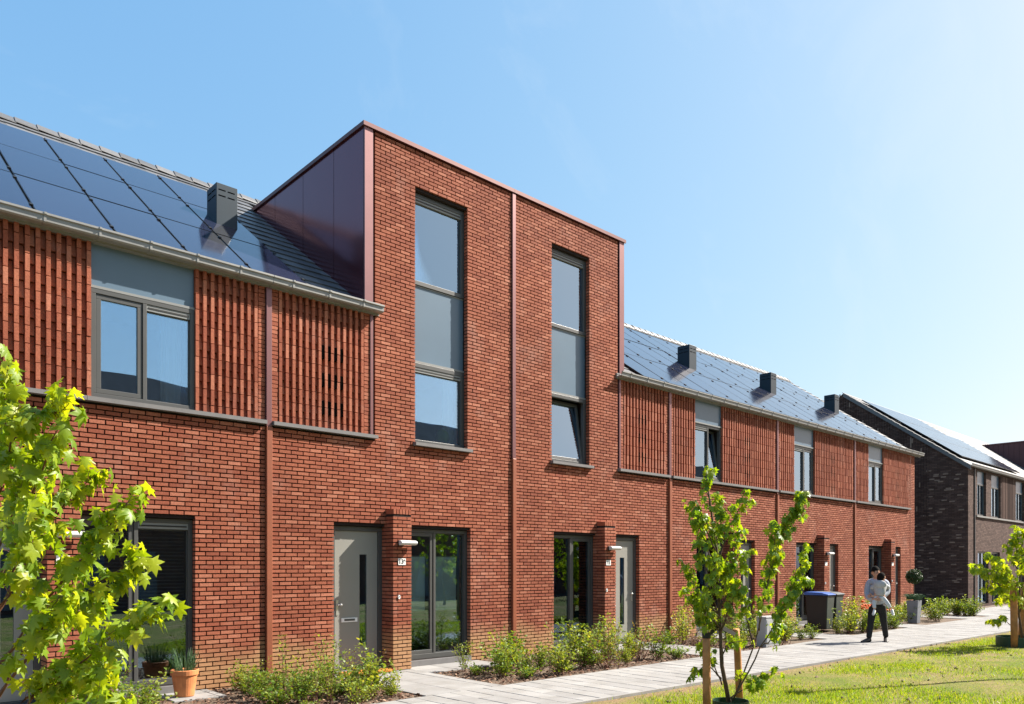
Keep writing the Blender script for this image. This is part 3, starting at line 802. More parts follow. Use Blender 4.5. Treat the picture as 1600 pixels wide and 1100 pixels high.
# doors, piers, lamps, number plates
def text_mesh(txt, size):
    c = bpy.data.curves.new('t', 'FONT'); c.body = txt; c.size = size; c.align_x = 'CENTER'; c.align_y = 'CENTER'; c.extrude = .0008; c.offset = size*.03
    o = bpy.data.objects.new('t', c); COL.objects.link(o); dg = bpy.context.evaluated_depsgraph_get()
    me = bpy.data.meshes.new_from_object(o.evaluated_get(dg)); bpy.data.objects.remove(o); me.materials.clear(); me.materials.append(MATS['black']); return me
for i in range(6):
    h = HOUSE[i]; a, b = DOOR[i]; y = .10
    m = MB(); bars(m, a, b, .04, 2.415, .075, y, y+.09, .04); fr = None
    dr = m.build('door', 'metal_grey', h, bevel=.004)
    la, lb = a+.079, b-.079; w = lb-la
    s0, s1 = (la+.58*w, la+.75*w) if i < 2 else (la+.52*w, la+.68*w)
    q = MB()
    for (p0, p1, z0, z1) in ((la,s0,.085,2.336),(s1,lb,.085,2.336),(s0,s1,.085,.42),(s0,s1,1.95,2.336)): q.box(p0,p1,y+.03,y+.075,z0,z1)
    lf = q.build('door_leaf', 'door_leaf', dr)
    q = MB(); q.box(s0-.002, s1+.002, y+.045, y+.06, .418, 1.952); q.build('pane', 'glass_lower', dr)
    hx = la+.05 if i < 2 else lb-.05
    q = MB(); q.box(hx-.02,hx+.02,y+.018,y+.03,.95,1.2); q.tube([(hx,y+.02,1.12),(hx,y-.03,1.12),(hx+(.03 if i<2 else -.03),y-.032,1.12)],.012); q.ball((hx+(.05 if i<2 else -.05),y-.02,1.12),.024,10,6)
    q.build('handle', 'steel', dr, smooth=False)
    lx = la+.28 if i < 2 else la+.2
    q = MB(); q.box(lx-.15,lx+.15,y+.016,y+.03,.83,.90); q.box(lx-.10,lx+.10,y+.013,y+.016,.85,.885,mi=1); q.build('letter_slot', ['plate_white','metal_grey'], dr, bevel=.006)
    m = MB(); m.box(a, b, -.04, .1, .0, .045); m.build('threshold', 'ledge_grey', h)
    room(i, a, b, .02, 2.42, 1.8)
    # pier between door and window
    p, q_ = FIN[i]; D0 = -.24
    m = MB(); m.box(p+.011, q_-.011, D0+.011, .11, -.05, 2.69); pier = m.build('pier', 'mortar', h)
    n_single = 0; st = MB()
    for k in range(0, 41):
        za = k*CH + JT/2; zb = za+CH-JT
        if zb > 2.62: break
        off = k % 2
        parts = [(p, p+.1785), (p+.1915, q_)] if off else [(p, p+.0845), (p+.0985, p+.2715), (p+.2855, q_)]
        for (u0, u1) in parts:
            if u1-u0 < .02: continue
            y1 = D0+.1 if (u1-u0 > .12 or not (u0 == p or u1 == q_)) else D0+.21
            args = (u0, u1, D0+rng.gauss(0,.0012), y1, za, zb)
            if i < 3 and n_single < 90: m = MB(); m.box(*args, jit=.0014); m.build('brick', 'brick_red', pier); n_single += 1
            else: st.box(*args, jit=.0014)
        for e in (p, q_):                                    # bricks along the two flanks, back to the wall
            y0 = D0+.2215 if not off and e == p else (D0+.1115 if off or e == q_ else D0+.2215)
            if e == p: args = (p+.0005, p+.09, y0, .10, za, zb)
            else: args = (q_-.09, q_-.0005, y0, .10, za, zb)
            if args[3]-args[2] > .02: st.box(*args, jit=.001)
    n = 6; w = (q_-p)/n
    for k in range(n):
        m = MB(); m.box(p+k*w+.007, p+(k+1)*w-.007, D0-.001, -.002, 2.632, 2.715, jit=.0014)
        m.build('brick', 'brick_red', pier)
    st.build('brickwork', 'brick_red', pier, kind='stuff')
    # lamp, plate, bell
    x = p + .07
    m = MB(); m.prism([(D0-.003,2.10),(D0-.05,2.115),(D0-.05,2.175),(D0-.003,2.19)], 'x', x+.02, x+.14); lp = m.build('wall_lamp', 'black', h)
    m = MB(); m.prism([(D0-.052,2.105),(D0-.12,2.11),(D0-.15,2.14),(D0-.14,2.17),(D0-.10,2.188),(D0-.052,2.19)], 'x', x, x+.33); m.build('diffuser', 'lamp_white', lp, bevel=.012)
    px = p+.17 if i < 2 else p+.11
    m = MB(); m.box(px-.075, px+.075, D0-.010, D0-.002, 1.775, 1.885); pl = m.build('house_number_plate', 'plate_white', h)
    if i in (1, 2):
        nm = text_mesh('13' if i == 1 else '15', .105); new_obj('digits', nm, pl, (px-J[i]-(.018 if i == 1 else 0), D0-.0115, 1.828), (R(90),0,0))
        if i == 1: new_obj('letter', text_mesh('A', .05), pl, (px-J[i]+.05, D0-.0115, 1.85), (R(90),0,0))
    m = MB(); m.prism([(px-.06+.022*math.cos(t), 1.235+.035*math.sin(t)) for t in np.linspace(0, 2*math.pi, 13)[:-1]], 'y', D0-.02, D0-.002); bl = m.build('doorbell', 'plate_white', h)
    m = MB(); m.ball((px-.06, D0-.021, 1.24), .009, 8, 6); m.build('button', 'black', bl)

# things inside the windows
def curtain(name, label, a, b, z0, z1, y, mat='curtain', folds=14, amp=.025):
    m = MB(); n = folds*6
    for k in range(n):
        xa, xb = a+(b-a)*k/n, a+(b-a)*(k+1)/n
        ya, yb = y+amp*math.sin(k/6*2*math.pi)*(.6+.4*math.sin(k*.37)), y+amp*math.sin((k+1)/6*2*math.pi)*(.6+.4*math.sin((k+1)*.37))
        m.quad((xa,ya,z0),(xb,yb,z0),(xb,yb,z1),(xa,ya,z1))
    tag(m.build(name, mat, None, (a,y,z0), smooth=True), label, 'curtain')
curtain('curtain', 'white pleated sheer curtain filling the upper left window of the tall bay', 7.88, 9.0, 6.78, 8.3, .25, folds=10, amp=.04)
curtain('curtain', 'narrow white curtain at the right side of the window over the 13A door', 8.78, 9.02, 4.0, 5.3, .34, folds=4)
curtain('curtain', 'pale curtain at the right side of the wide upper left window', 3.72, 4.0, 4.02, 5.3, .28, folds=4)
curtain('curtain', 'pale full-height curtain in the ground floor window of number 15', 12.15, 12.65, .2, 2.35, .45, folds=6)
curtain('curtain', 'white curtain behind the last ground floor window of the row', J[5]+1.7, J[5]+2.3, .2, 2.35, .4, folds=6)
curtain('curtain', 'white curtain in the last upper window of the row, behind the man', 27.05, 27.6, 4.02, 5.3, .3, folds=6)
bt = thing('balloon', 'round lime green balloon on the lower left bay window ledge', 'balloon', (8.78,.36,4.02))
m = MB(); m.ball((8.78,.36,4.16), (.135,.135,.15), 20, 14); m.build('skin', 'balloon', bt, smooth=True)
m = MB(); m.lathe([(.004,.0),(.014,-.002),(.006,.018),(.002,.02)], 8, (8.78,.36,4.0)); m.build('knot', 'balloon', bt)
def blind(label, a, b, z0, z1, y, mat, pitch=.05):
    t = thing('venetian_blind', label, 'blind', (a, y, z0))
    sm = MB(); sm.box(0, b-a, -.012, .013, 0, .002); sm.v = [(x, yy, z+yy*.5) for x, yy, z in sm.v]; me = sm.mesh('slat', mat)
    z = z0
    while z < z1: new_obj('slat', me, t, (0, 0, z-z0)); z += pitch
    m = MB(); m.box(a, b, y-.02, y+.02, z1, z1+.03); m.build('head_rail', mat, t)
blind('dark slatted blind in the left light of the ground floor window behind the maple', 2.66, 3.33, .55, 2.3, .30, 'blind')
blind('dark slatted blind in the right light of the ground floor window beside the terracotta pot', 3.38, 4.05, .9, 2.28, .30, 'blind')
blind('grey slatted blind in the ground floor window behind the staked tree', 16.6, 17.2, .6, 2.3, .30, 'metal_grey_light')
for lb, a, b in (('pale frosted screen behind the left light of the 13A window', 7.70, 8.30), ('pale frosted screen behind the right light of the 13A window', 8.48, 9.02)):
    t = thing('window_screen', lb, 'screen', (a, .26, .95)); m = MB(); m.box(a, b, .26, .268, .95, 1.92); m.build('sheet', 'film', t)
    m = MB(); m.box(a, b, .255, .272, 1.921, 1.94); m.box(a, b, .255, .272, .93, .949); m.build('rail', 'metal_grey_light', t)

# ------------------------------------------------------------------ the dark brick house beyond, and the street opposite
X2, Y2 = 36.4, -.31
HB = thing('dark_brick_house', 'dark brown brick house with plain gable beyond the end of the red row', 'house', (X2, Y2, 0))
X3, YR = 62.0, 5.0
def z2(y): return 6.10 + .73*(y-Y2)
OPB = [(37.6,38.85,3.98,5.95),(39.6,41.05,3.98,5.95),(43.5,45.0,3.98,5.95),(48.2,49.6,3.98,5.95),(37.68,39.2,.1,2.4),(39.7,40.9,.05,2.4),(43.6,45,.1,2.4),(46.2,47.2,.05,2.4)]
m = MB(); xs = sorted({X2, X3, *[q for o in OPB for q in o[:2]]}); zs = sorted({-.06, 6.02, *[q for o in OPB for q in o[2:]]})
for a, b in zip(xs, xs[1:]):
    for c, d in zip(zs, zs[1:]):
        if any(o[0] < (a+b)/2 < o[1] and o[2] < (c+d)/2 < o[3] for o in OPB): continue
        m.quad((a,Y2,c),(b,Y2,c),(b,Y2,d),(a,Y2,d))
for a, b, c, d in OPB:
    m.quad((a,Y2,c),(a,Y2,d),(a,Y2+.15,d),(a,Y2+.15,c)); m.quad((b,Y2,c),(b,Y2+.15,c),(b,Y2+.15,d),(b,Y2,d)); m.quad((a,Y2,d),(b,Y2,d),(b,Y2+.15,d),(a,Y2+.15,d))
m.poly([(X2,Y2,-.06),(X2,Y2,6.02),(X2,YR,z2(YR)-.05),(X2,2*YR-Y2,6.02),(X2,2*YR-Y2,-.06)])
wb = m.build('wall', 'brick_far', HB)
rg = random.Random(5)
bm_ = MB(); bm_.box(-.012, 0, -.105, .105, -.027, .027, jit=.002); BV = bm_.mesh('brick', 'brick_pale')
sb_ = MB(); sb_.box(-.028, 0, -.026, .026, -.105, .105, jit=.002); SBV = sb_.mesh('brick', 'brick_pale')
for k in range(130):                                       # bricks standing proud of the gable
    y = rg.uniform(Y2+.25, 3.4); z = round(rg.uniform(.3, 6.0)/CH)*CH
    if z < z2(y)-.3 and not (y > 1.5 and z > 3.9): new_obj('brick', BV, wb, (0, y-Y2, z))
for k in range(60):
    y = round(rg.uniform(1.5, 4.8)/.062)*.062; z = rg.uniform(4.0, 9.4)
    if z < z2(y)-.35: new_obj('brick', SBV, wb, (0, y-Y2, z))
yy = 1.25
st = MB()
while yy < 5.2:                                            # upright ribs of the upper gable
    zt = z2(yy)-.12; st.box(X2-.022, X2-.001, yy, yy+.05, 3.9, zt); yy += .118
st.build('brick_rib', 'brick_far', wb, kind='stuff')
m = MB(); e = .06
m.quad((X2-.05,Y2-.1,z2(Y2-.1)),(X3,Y2-.1,z2(Y2-.1)),(X3,YR,z2(YR)),(X2-.05,YR,z2(YR))); m.quad((X2-.05,YR,z2(YR)),(X3,YR,z2(YR)),(X3,2*YR,6.0),(X2-.05,2*YR,6.0))
rb = m.build('roof', 'roof_tile', HB)
m = MB(); m.prism([(Y2-.12,z2(Y2-.12)-.16),(Y2-.12,z2(Y2-.12)+.03),(YR,z2(YR)+.03),(YR,z2(YR)-.16)], 'x', X2-.08, X2-.052); m.build('verge_board', 'roof_tile', rb)
k = 0
while Y2 - .08 + k*.285 < YR - .1:                          # one course of tiles after another
    y0 = Y2-.08+k*.285; m = MB(); m.prism([(y0,z2(y0)+.004),(y0,z2(y0)+.05),(y0+.32,z2(y0+.32)+.022),(y0+.32,z2(y0+.32)+.003)], 'x', X2-.05, X3)
    m.build('tile_course', 'roof_tile', rb); k += 1
P2 = math.atan(.73)
for c in range(9):
    for r in range(3):
        if c > 6 and r == 2: continue
        y = Y2 + .35 + r*1.42; m = panel_mesh(1.0, 1.42/math.cos(P2))
        new_obj('solar_panel', m, rb, (37.0+c*1.0-X2+.2, y-Y2, z2(y)+.13), (P2,0,0))
m = MB(); m.prism([(y+Y2, z+.03) for y, z in GPROF], 'x', X2-.05, X3); m.build('gutter', 'gutter_zinc', HB)
m = MB(); m.box(37.4, X3-2, Y2-.06, Y2+.02, 3.90, 3.97); m.build('sill_ledge', 'gutter_zinc', HB)
m = MB(); m.box(37.15, 37.25, Y2-.04, Y2+.01, -.05, 5.98); m.build('downpipe', 'bin_body', HB)
for a, b, c, d in OPB:
    y = Y2+.08; up = c > 3; top = 5.4 if up else d
    f = MB(); bars(f, a, b, c, top, .07, y, y+.08); f.box((a+b)/2-.03,(a+b)/2+.03,y+.001,y+.08,c+.07,top-.07)
    w = f.build('window', 'metal_grey', HB)
    q = MB(); q.box(a+.06, b-.06, y+.04, y+.05, c+.06, top-.06); q.build('pane', 'glass', w)
    if up:
        q = MB(); q.box(a, b, y+.02, y+.05, top+.003, d); q.build('spandrel_panel', 'panel_blue', w)
    q = MB(); q.box(a-.1, b+.1, Y2+.2, Y2+1.6, c-.1, d); q.build('room', 'interior', HB)
sp = MB(); x = 41.2
while x < 43.4: sp.box(x, x+.05, Y2-.02, Y2-.001, 4.0, 5.95); x += .118
x = 45.2
while x < 48.0: sp.box(x, x+.05, Y2-.02, Y2-.001, 4.0, 5.95); x += .118
sp.build('brick_rib', 'brick_dark', wb, kind='stuff')
# bay with red cladding at its far end
RB = thing('clad_bay', 'dark red metal clad bay rising above the far roof at the right edge', 'bay', (53.2, Y2, 6.0))
m = MB(); m.box(53.2, 60, Y2+.02, 4.8, 5.9, 9.12); m.build('wall', 'cladding_far', RB)
m = MB(); m.box(53.15, 60.05, Y2-.03, 4.85, 9.122, 9.20); m.build('coping', 'coping_red', RB)
for k in range(18):
    m = MB(); y = Y2+.05+k*.27; m.box(53.178, 53.198, y, y+.255, 6.0, 9.11); m.build('cladding_panel', 'cladding_far', RB)

# opposite side of the street: only ever seen in the glass
OB = thing('opposite_terrace', 'brown brick terrace across the street, mirrored in the windows', 'house', (10, -23, 0))
m = MB(); m.box(-30, 60, -33, -23.5, -.05, 6.5); m.build('wall', 'opposite_brick', OB)
m = MB(); m.prism([(-23.2,6.4),(-28.2,10.9),(-33.2,6.4)], 'x', -30.3, 60.3); m.build('roof', 'opposite_roof', OB)
for k in range(18):
    x = -28 + k*5
    for (dx, z0, z1, w) in ((.8,.3,2.4,1.4),(3.2,.1,2.4,1.0),(.8,3.6,5.2,1.4),(3.0,3.6,5.2,1.2)):
        m = MB(); m.box(x+dx, x+dx+w, -23.52, -23.46, z0, z1); m.build('window', 'metal_grey_light' if z0 == .1 else 'panel_blue', OB)

# ------------------------------------------------------------------ plants
def maple_template(fold=.25, droop=.35):
    pts = [(0,0),(.14,-.05),(.36,-.12),(.25,.10),(.42,.17),(.60,.26),(.36,.34),(.19,.37),(.30,.52),(.33,.68),(.15,.62),(0,1.0)]
    pts = pts + [(-x, y) for x, y in reversed(pts[1:-1])]
    V = [(0, .32, 0)] + [(x, y, 0) for x, y in pts]
    V = np.array([(x, y - .12*y*y*droop, -fold*abs(x)*abs(x)*1.4 - droop*.45*y*y + .03*math.sin(9*x+7*y)) for x, y, z in V])
    n = len(pts); T = np.array([(0, 1+k, 1+(k+1) % n) for k in range(n)])
    return V, T
def oval_template():
    V = np.array([(0,0,0),(.28,.35,.05),(.22,.7,.0),(0,1,-.12),(-.22,.7,.0),(-.28,.35,.05)]); T = np.array([(0,1,5),(1,2,5),(2,4,5),(2,3,4)]); return V, T
def frames(tip, nor):
    """columns x,y,z: y along the leaf, z its upper side"""
    y = tip/np.linalg.norm(tip, axis=1, keepdims=True); z = nor - (nor*y).sum(1, keepdims=True)*y
    z /= np.maximum(np.linalg.norm(z, axis=1, keepdims=True), 1e-6); x = np.cross(y, z); return np.stack([x, y, z], axis=2)

def maple(name, label, base, trunk, branches, leaf_len, per_m, mat, singles, wood, trunk_r, seed, spread=.10, cat='tree'):
    """trunk and branches are point lists in world coordinates; leaves hang along the outer part of each branch"""
    g_ = np.random.default_rng(seed); t = thing(name, label, cat, base, 0)
    m = MB(); n = len(trunk); m.tube(trunk, [trunk_r*(1-.8*k/(n-1)) for k in range(n)], 8); m.build('trunk', wood, t, smooth=True)
    P = []; O = []; W_ = []
    for pts, r0, f0 in branches:
        pts = [Vector(p) for p in pts]
        fine = []
        for a, b in zip(pts, pts[1:]):
            for s in range(4): fine.append(a.lerp(b, s/4))
        fine.append(pts[-1])
        fine = [fine[0]] + [p + Vector(g_.normal(0, .008, 3)) for p in fine[1:]]
        q = MB(); q.tube(fine, [r0*(1-.85*k/(len(fine)-1)) for k in range(len(fine))], 6); q.build('branch', wood, t, smooth=True)
        L = sum((b-a).length for a, b in zip(fine, fine[1:])); cnt = max(3, int(L*(1-f0)*per_m))
        # side twigs carry bunches of leaves
        for k in range(cnt):
            s = f0 + (1-f0)*(k+g_.random())/cnt; x = s*(len(fine)-1); j = min(int(x), len(fine)-2)
            p = fine[j].lerp(fine[j+1], x-j); d = (fine[j+1]-fine[j]).normalized()
            side = Vector(g_.normal(0, 1, 3)); side = (side - side.dot(d)*d).normalized()
            tw = (d*.55 + side*.8 + Vector((0,0,.15))).normalized()*spread*g_.uniform(.5, 1.5)*(1.15-.5*s)
            e = p + tw; W_.append((p, e))
            for q_ in range(g_.integers(2, 5)):
                f = g_.uniform(.45, 1.05); pos = p.lerp(e, f)
                out = Vector(g_.normal(0, 1, 3)); out.z *= .4; out = (out.normalized() + tw.normalized()*.5)
                pet = (out.normalized()*.8 + Vector((0,0,.25)))*leaf_len*g_.uniform(.3, .6)
                P.append(pos+pet); O.append(out.normalized()); W_.append((pos, pos+pet))
    P = np.array([tuple(p) for p in P]); O = np.array([tuple(o) for o in O])
    n = len(P); tip = O*g_.uniform(.25, 1.0, (n,1)) + np.array([[0,0,-1.]])*g_.uniform(.7, 1.9, (n,1))
    nor = O*.75 + np.array([[0,0,.8]]) + g_.normal(0, .32, (n,3))
    M = frames(tip, nor); size = leaf_len*g_.uniform(.55, 1.2, n)
    tw = MB()
    for a, b in W_: tw.tube([a, (a+b)/2+Vector((0,0,.006)), b], [leaf_len*.02, leaf_len*.016, leaf_len*.012], 3, cap=False)
    tw.build('twigs', 'twig_red', t, kind='stuff')
    tv = [maple_template(f, d) for f, d in ((.3,.3),(.6,.5),(.85,.8),(.45,1.05))]
    tmesh = [np_mesh('leaf', v, f, mat) for v, f in tv]
    u = np.array([proj(*p) for p in P]); inside = (u[:,0] > 0) & (u[:,0] < 1600) & (u[:,1] < 1100) & (u[:,1] > 0)
    score = size/u[:,2]*inside; order = np.argsort(-score); one = [k for k in order[:singles] if inside[k]]; oneset = set(one)
    kinds = g_.integers(0, 4, n); bl = Vector(base)
    for k in one:
        mt = Matrix([[*M[k][r]] for r in range(3)]).to_4x4(); o = new_obj('leaf', tmesh[kinds[k]], t)
        o.matrix_local = Matrix.Translation(Vector(P[k])-bl) @ mt @ Matrix.Diagonal((size[k],)*3 + (1,))
    VV = []; TT = []; c = 0
    for kk in range(4):
        idx = [k for k in range(n) if k not in oneset and kinds[k] == kk]
        if not idx: continue
        V, T = scatter(tv[kk][0], tv[kk][1], M[idx]*size[idx][:,None,None], P[idx]); VV.append(V); TT.append(T+c); c += len(V)
    if VV:
        o = new_obj('crown', np_mesh('crown', np.concatenate(VV)-np.array([base]), np.concatenate(TT), mat), t); o['kind'] = 'stuff'
    return t

# near maple on the left: trunk just outside the picture
def B(d, *pts, r=.010, f=.3):
    ds = d if isinstance(d, (list, tuple)) else (d, d)
    n = len(pts); return ([at(u, v, ds[0]+(ds[1]-ds[0])*k/(n-1)) for k, (u, v) in enumerate(pts)], r, f)
tb = at(-40, 885, 4.7); tb.z = 0
tr = [tb, tb+Vector((.01,.0,.9)), tb+Vector((.03,-.01,1.7)), tb+Vector((.06,0,2.4)), tb+Vector((.09,.01,3.05))]
br = [B((4.7,4.6),(-25,900),(-5,760),(5,660),(12,575)), B((4.7,4.5),(-30,980),(25,840),(70,720),(112,625)), B((4.7,4.9),(-30,1000),(40,880),(100,790),(150,735),f=.25),
      B((4.7,4.5),(-30,1080),(60,950),(140,860),(205,780)), B((4.7,4.9),(-30,1120),(80,980),(150,915),(215,868)), B((4.7,4.4),(-30,1220),(60,1080),(160,1010),(258,940)),
      B((4.7,4.6),(-30,1180),(40,1090),(120,1050),(170,1035)), B((4.7,4.3),(-30,1300),(70,1150),(130,1110),(190,1100),f=.45), B((4.7,4.2),(-30,1020),(10,930),(40,850),(55,800)),
      B((4.7,5.1),(-30,940),(10,830),(45,745),(60,700)), B((4.7,4.3),(-30,1160),(20,1040),(60,985),(95,930)), B((4.7,5.2),(-30,1060),(50,985),(110,960),(150,940)),
      B((4.7,4.4),(-20,860),(0,740),(25,680),(20,640)), B((4.7,4.9),(-40,900),(-90,760),(-120,690)), B((4.7,4.8),(-40,1050),(-130,900),(-190,820)), B((4.7,5.2),(-40,1150),(-150,1040),(-230,980)), B((4.7,4.2),(-40,1000),(-120,950),(-180,880))]
br = [(p, .011, f) for p, r, f in br]
maple('maple_tree', 'young maple with large bright green leaves at the left edge, in front of the wall', tuple(tb), tr, br, .108, 36, 'maple_leaf', 300, 'twig_red', .026, 3, .12)

# staked tree in the middle of the lawn
tb2 = Vector((8.42, -5.90, -.03))
def C(*pts, d=(9.45,9.4), f=.3): return B(d, *pts, r=.011, f=f)
t2 = [tb2, at(1128,1040,9.42), at(1124,950,9.42), at(1120,860,9.42), at(1110,790,9.4), at(1103,738,9.4)]
br2 = [C((1110,800),(1104,760),(1106,735),f=0), C((1120,900),(1095,830),(1078,785)), C((1122,880),(1140,820),(1168,778),d=(9.4,9.2)), C((1122,900),(1115,840),(1092,800),d=(9.4,9.7)),
       C((1122,930),(1100,880),(1095,850),d=(9.4,9.1)), C((1124,930),(1145,880),(1150,830),d=(9.4,9.2)), C((1124,960),(1090,930),(1072,880)), C((1124,975),(1085,950),(1070,925),d=(9.4,9.6)),
       C((1124,970),(1110,920),(1120,870),d=(9.4,9.0)), C((1124,950),(1148,910),(1172,860),d=(9.4,9.6)), C((1124,980),(1105,960),(1095,935),d=(9.4,9.0)), C((1125,990),(1140,950),(1150,920),d=(9.4,9.1)),
       C((1145,1095),(1185,990),(1200,900),(1225,830),(1252,778),f=.42), C((1192,940),(1210,870),(1208,820),d=(9.4,9.2)), C((1222,840),(1245,800),(1258,772),f=.1), C((1148,1088),(1190,1010),(1225,950),(1262,855),d=(9.3,9.0),f=.4), C((1215,970),(1240,930),(1262,905),d=(9.2,9.1),f=.2),
       C((1178,1010),(1165,960),(1160,930),d=(9.3,9.5)), C((1186,985),(1190,950),(1195,925),d=(9.3,9.1)), C((1127,1060),(1105,1040),(1085,1052),f=.5), C((1135,1095),(1165,1075),(1218,1050),f=.5), C((1126,1030),(1140,1005),(1165,1000),f=.3),
       C((1128,1070),(1112,1030),(1098,1010),f=.4), C((1190,1010),(1210,1000),(1215,985),f=.3), C((1150,1085),(1158,1060),(1185,1066),f=.4), C((1118,850),(1128,810),(1125,780),f=.0,d=(9.4,9.3)), C((1118,860),(1100,820),(1085,810),f=.2,d=(9.4,9.2)),
       C((1124,940),(1135,905),(1128,880),f=.1,d=(9.4,9.2)), C((1124,985),(1112,975),(1090,975),f=.2,d=(9.4,9.2))]
maple('staked_tree', 'young bright green tree tied to two wooden stakes on the lawn', tuple(tb2), t2, br2, .092, 40, 'maple_leaf_mid', 300, 'bark', .030, 8, .10)
def stake(label, x, y, top, r, tilt, strap):
    t = thing('tree_stake', label, 'stake', (x, y, -.05), 0, 'wooden stakes beside the young trees')
    m = MB(); p = [(x,y,-.05),(x+tilt*.3,y,top*.35),(x+tilt*.6,y,top*.7),(x+tilt,y,top)]; m.tube(p, [r, r*1.03, r*.98, r*.97], 12); m.build('post', 'stake_wood', t, smooth=True)
    if strap: m = MB(); m.lathe([(r*1.08,0),(r*1.12,.035),(r*1.08,.07)], 12, (x+tilt, y, top-.075)); m.build('rubber_band', 'strap_black', t)
stake('left wooden stake with a black band beside the middle tree', 8.02, -5.82, .96, .047, -.01, True)
stake('right leaning wooden stake behind the middle tree', 8.84, -5.78, .95, .045, -.10, False)
m = MB()
def band(m, a, b, h=.055, t=.003):
    a, b = Vector(a), Vector(b); d = (b-a).normalized(); nrm = d.cross(Vector((0,0,1))).normalized()*t; z = Vector((0,0,h/2))
    P = [a-nrm-z, b-nrm-z, b+nrm-z, a+nrm-z, a-nrm+z, b-nrm+z, b+nrm+z, a+nrm+z]; i = len(m.v); m.v += [tuple(p) for p in P]
    m.f += [tuple(i+k for k in q) for q in [(0,3,2,1),(4,5,6,7),(0,1,5,4),(1,2,6,5),(2,3,7,6),(3,0,4,7)]]; m.mi += [0]*6
tm = at(1125, 975, 9.42)
band(m, (8.03,-5.82,.90), tm); band(m, tm+Vector((0,0,-.03)), (8.78,-5.80,.86))
tag(m.build('tree_strap', 'strap_black', None, (8.03,-5.82,.9)), 'black rubber strap tying the middle tree to its stakes', 'strap')
def ring(label, x, y, r, h):
    m = MB(); n = 28
    for k in range(n):
        a, b = 2*math.pi*k/n, 2*math.pi*(k+1)/n
        for q, fl in ((r, 0), (r-.012, 1)):
            P = [(x+q*math.cos(a),y+q*math.sin(a),-.04),(x+q*math.cos(b),y+q*math.sin(b),-.04),(x+q*math.cos(b),y+q*math.sin(b),h),(x+q*math.cos(a),y+q*math.sin(a),h)]
            m.quad(*(P[::-1] if fl else P))
        m.quad((x+r*math.cos(a),y+r*math.sin(a),h),(x+r*math.cos(b),y+r*math.sin(b),h),(x+(r-.012)*math.cos(b),y+(r-.012)*math.sin(b),h),(x+(r-.012)*math.cos(a),y+(r-.012)*math.sin(a),h))
    tag(m.build('watering_ring', 'ring_green', None, (x,y,0)), label, 'tree ring')
ring('dark green watering ring round the foot of the middle tree', 8.42, -5.90, .22, .10)

# staked tree at the right edge
tb3 = Vector((19.5, -6.35, -.03))
d3 = proj(*tb3)[2]
def E_(*pts, d=None, f=.25): return B(d or (d3, d3-.1), *pts, r=.012, f=f)
t3 = [tb3, at(1592,960,d3), at(1594,900,d3), at(1597,850,d3), at(1600,815,d3)]
br3 = [E_((1594,900),(1588,850),(1592,825)), E_((1592,940),(1560,905),(1522,885),f=.4), E_((1592,930),(1565,885),(1545,868)), E_((1593,930),(1575,900),(1560,880),d=(d3,d3-.6)), E_((1592,950),(1570,930),(1545,915)),
       E_((1592,960),(1575,940),(1560,935),d=(d3,d3+.5)), E_((1594,890),(1605,850),(1615,830)), E_((1594,920),(1620,880),(1640,860)), E_((1592,950),(1625,920),(1655,900)), E_((1593,940),(1605,905),(1600,870),d=(d3,d3-.6)),
       E_((1590,985),(1570,970),(1548,968),f=.5), E_((1592,960),(1600,940),(1610,930)), E_((1594,900),(1580,870),(1575,850)), E_((1592,955),(1575,915),(1570,890),d=(d3,d3+.5)), E_((1592,965),(1590,940),(1585,915),d=(d3,d3-.5)), E_((1592,945),(1580,925),(1530,895),f=.5)]
maple('staked_tree', 'young tree with yellow-green leaves beside a stake at the right edge', tuple(tb3), t3, br3, .13, 24, 'maple_leaf', 200, 'bark', .03, 15, .13)
stake('wooden stake at the right edge, in front of the right tree', 19.12, -6.28, 1.42, .07, -.12, True)
stake('wooden stake at the right edge, behind the right tree', 20.0, -6.2, 1.35, .07, .05, False)
ring('dark watering ring round the foot of the tree at the right edge', 19.5, -6.25, .42, .22)

# trees across the lawn behind the viewer: seen only in the glass
for k, (x, y) in enumerate(((12.5,-17.0), (21.5,-16.5), (30.5,-17.2))):
    g_ = np.random.default_rng(60+k); b = Vector((x,y,-.03)); tr_ = [b + Vector((.05*math.sin(q+k), .05*q, 4.8*q/4)) for q in range(5)]; bl_ = []
    for q in range(26):
        z = .9+3.7*q/26; a = q*2.4+k; L = 1.5*(1-.55*z/4.8); p = tr_[min(3,int(z/1.2))].copy(); p.z = z
        bl_.append(([p, p+Vector((math.cos(a)*L*.5,math.sin(a)*L*.5,.35)), p+Vector((math.cos(a)*L,math.sin(a)*L,.8))], .014, .2))
    maple('street_tree', ('leafy young tree mirrored in the 13A window', 'leafy young tree mirrored in the window of number 15', 'leafy young tree across the lawn, mirrored farthest right')[k], tuple(b), tr_, bl_, .15, 14, 'maple_leaf_mid', 0, 'bark', .05, 70+k, .2)
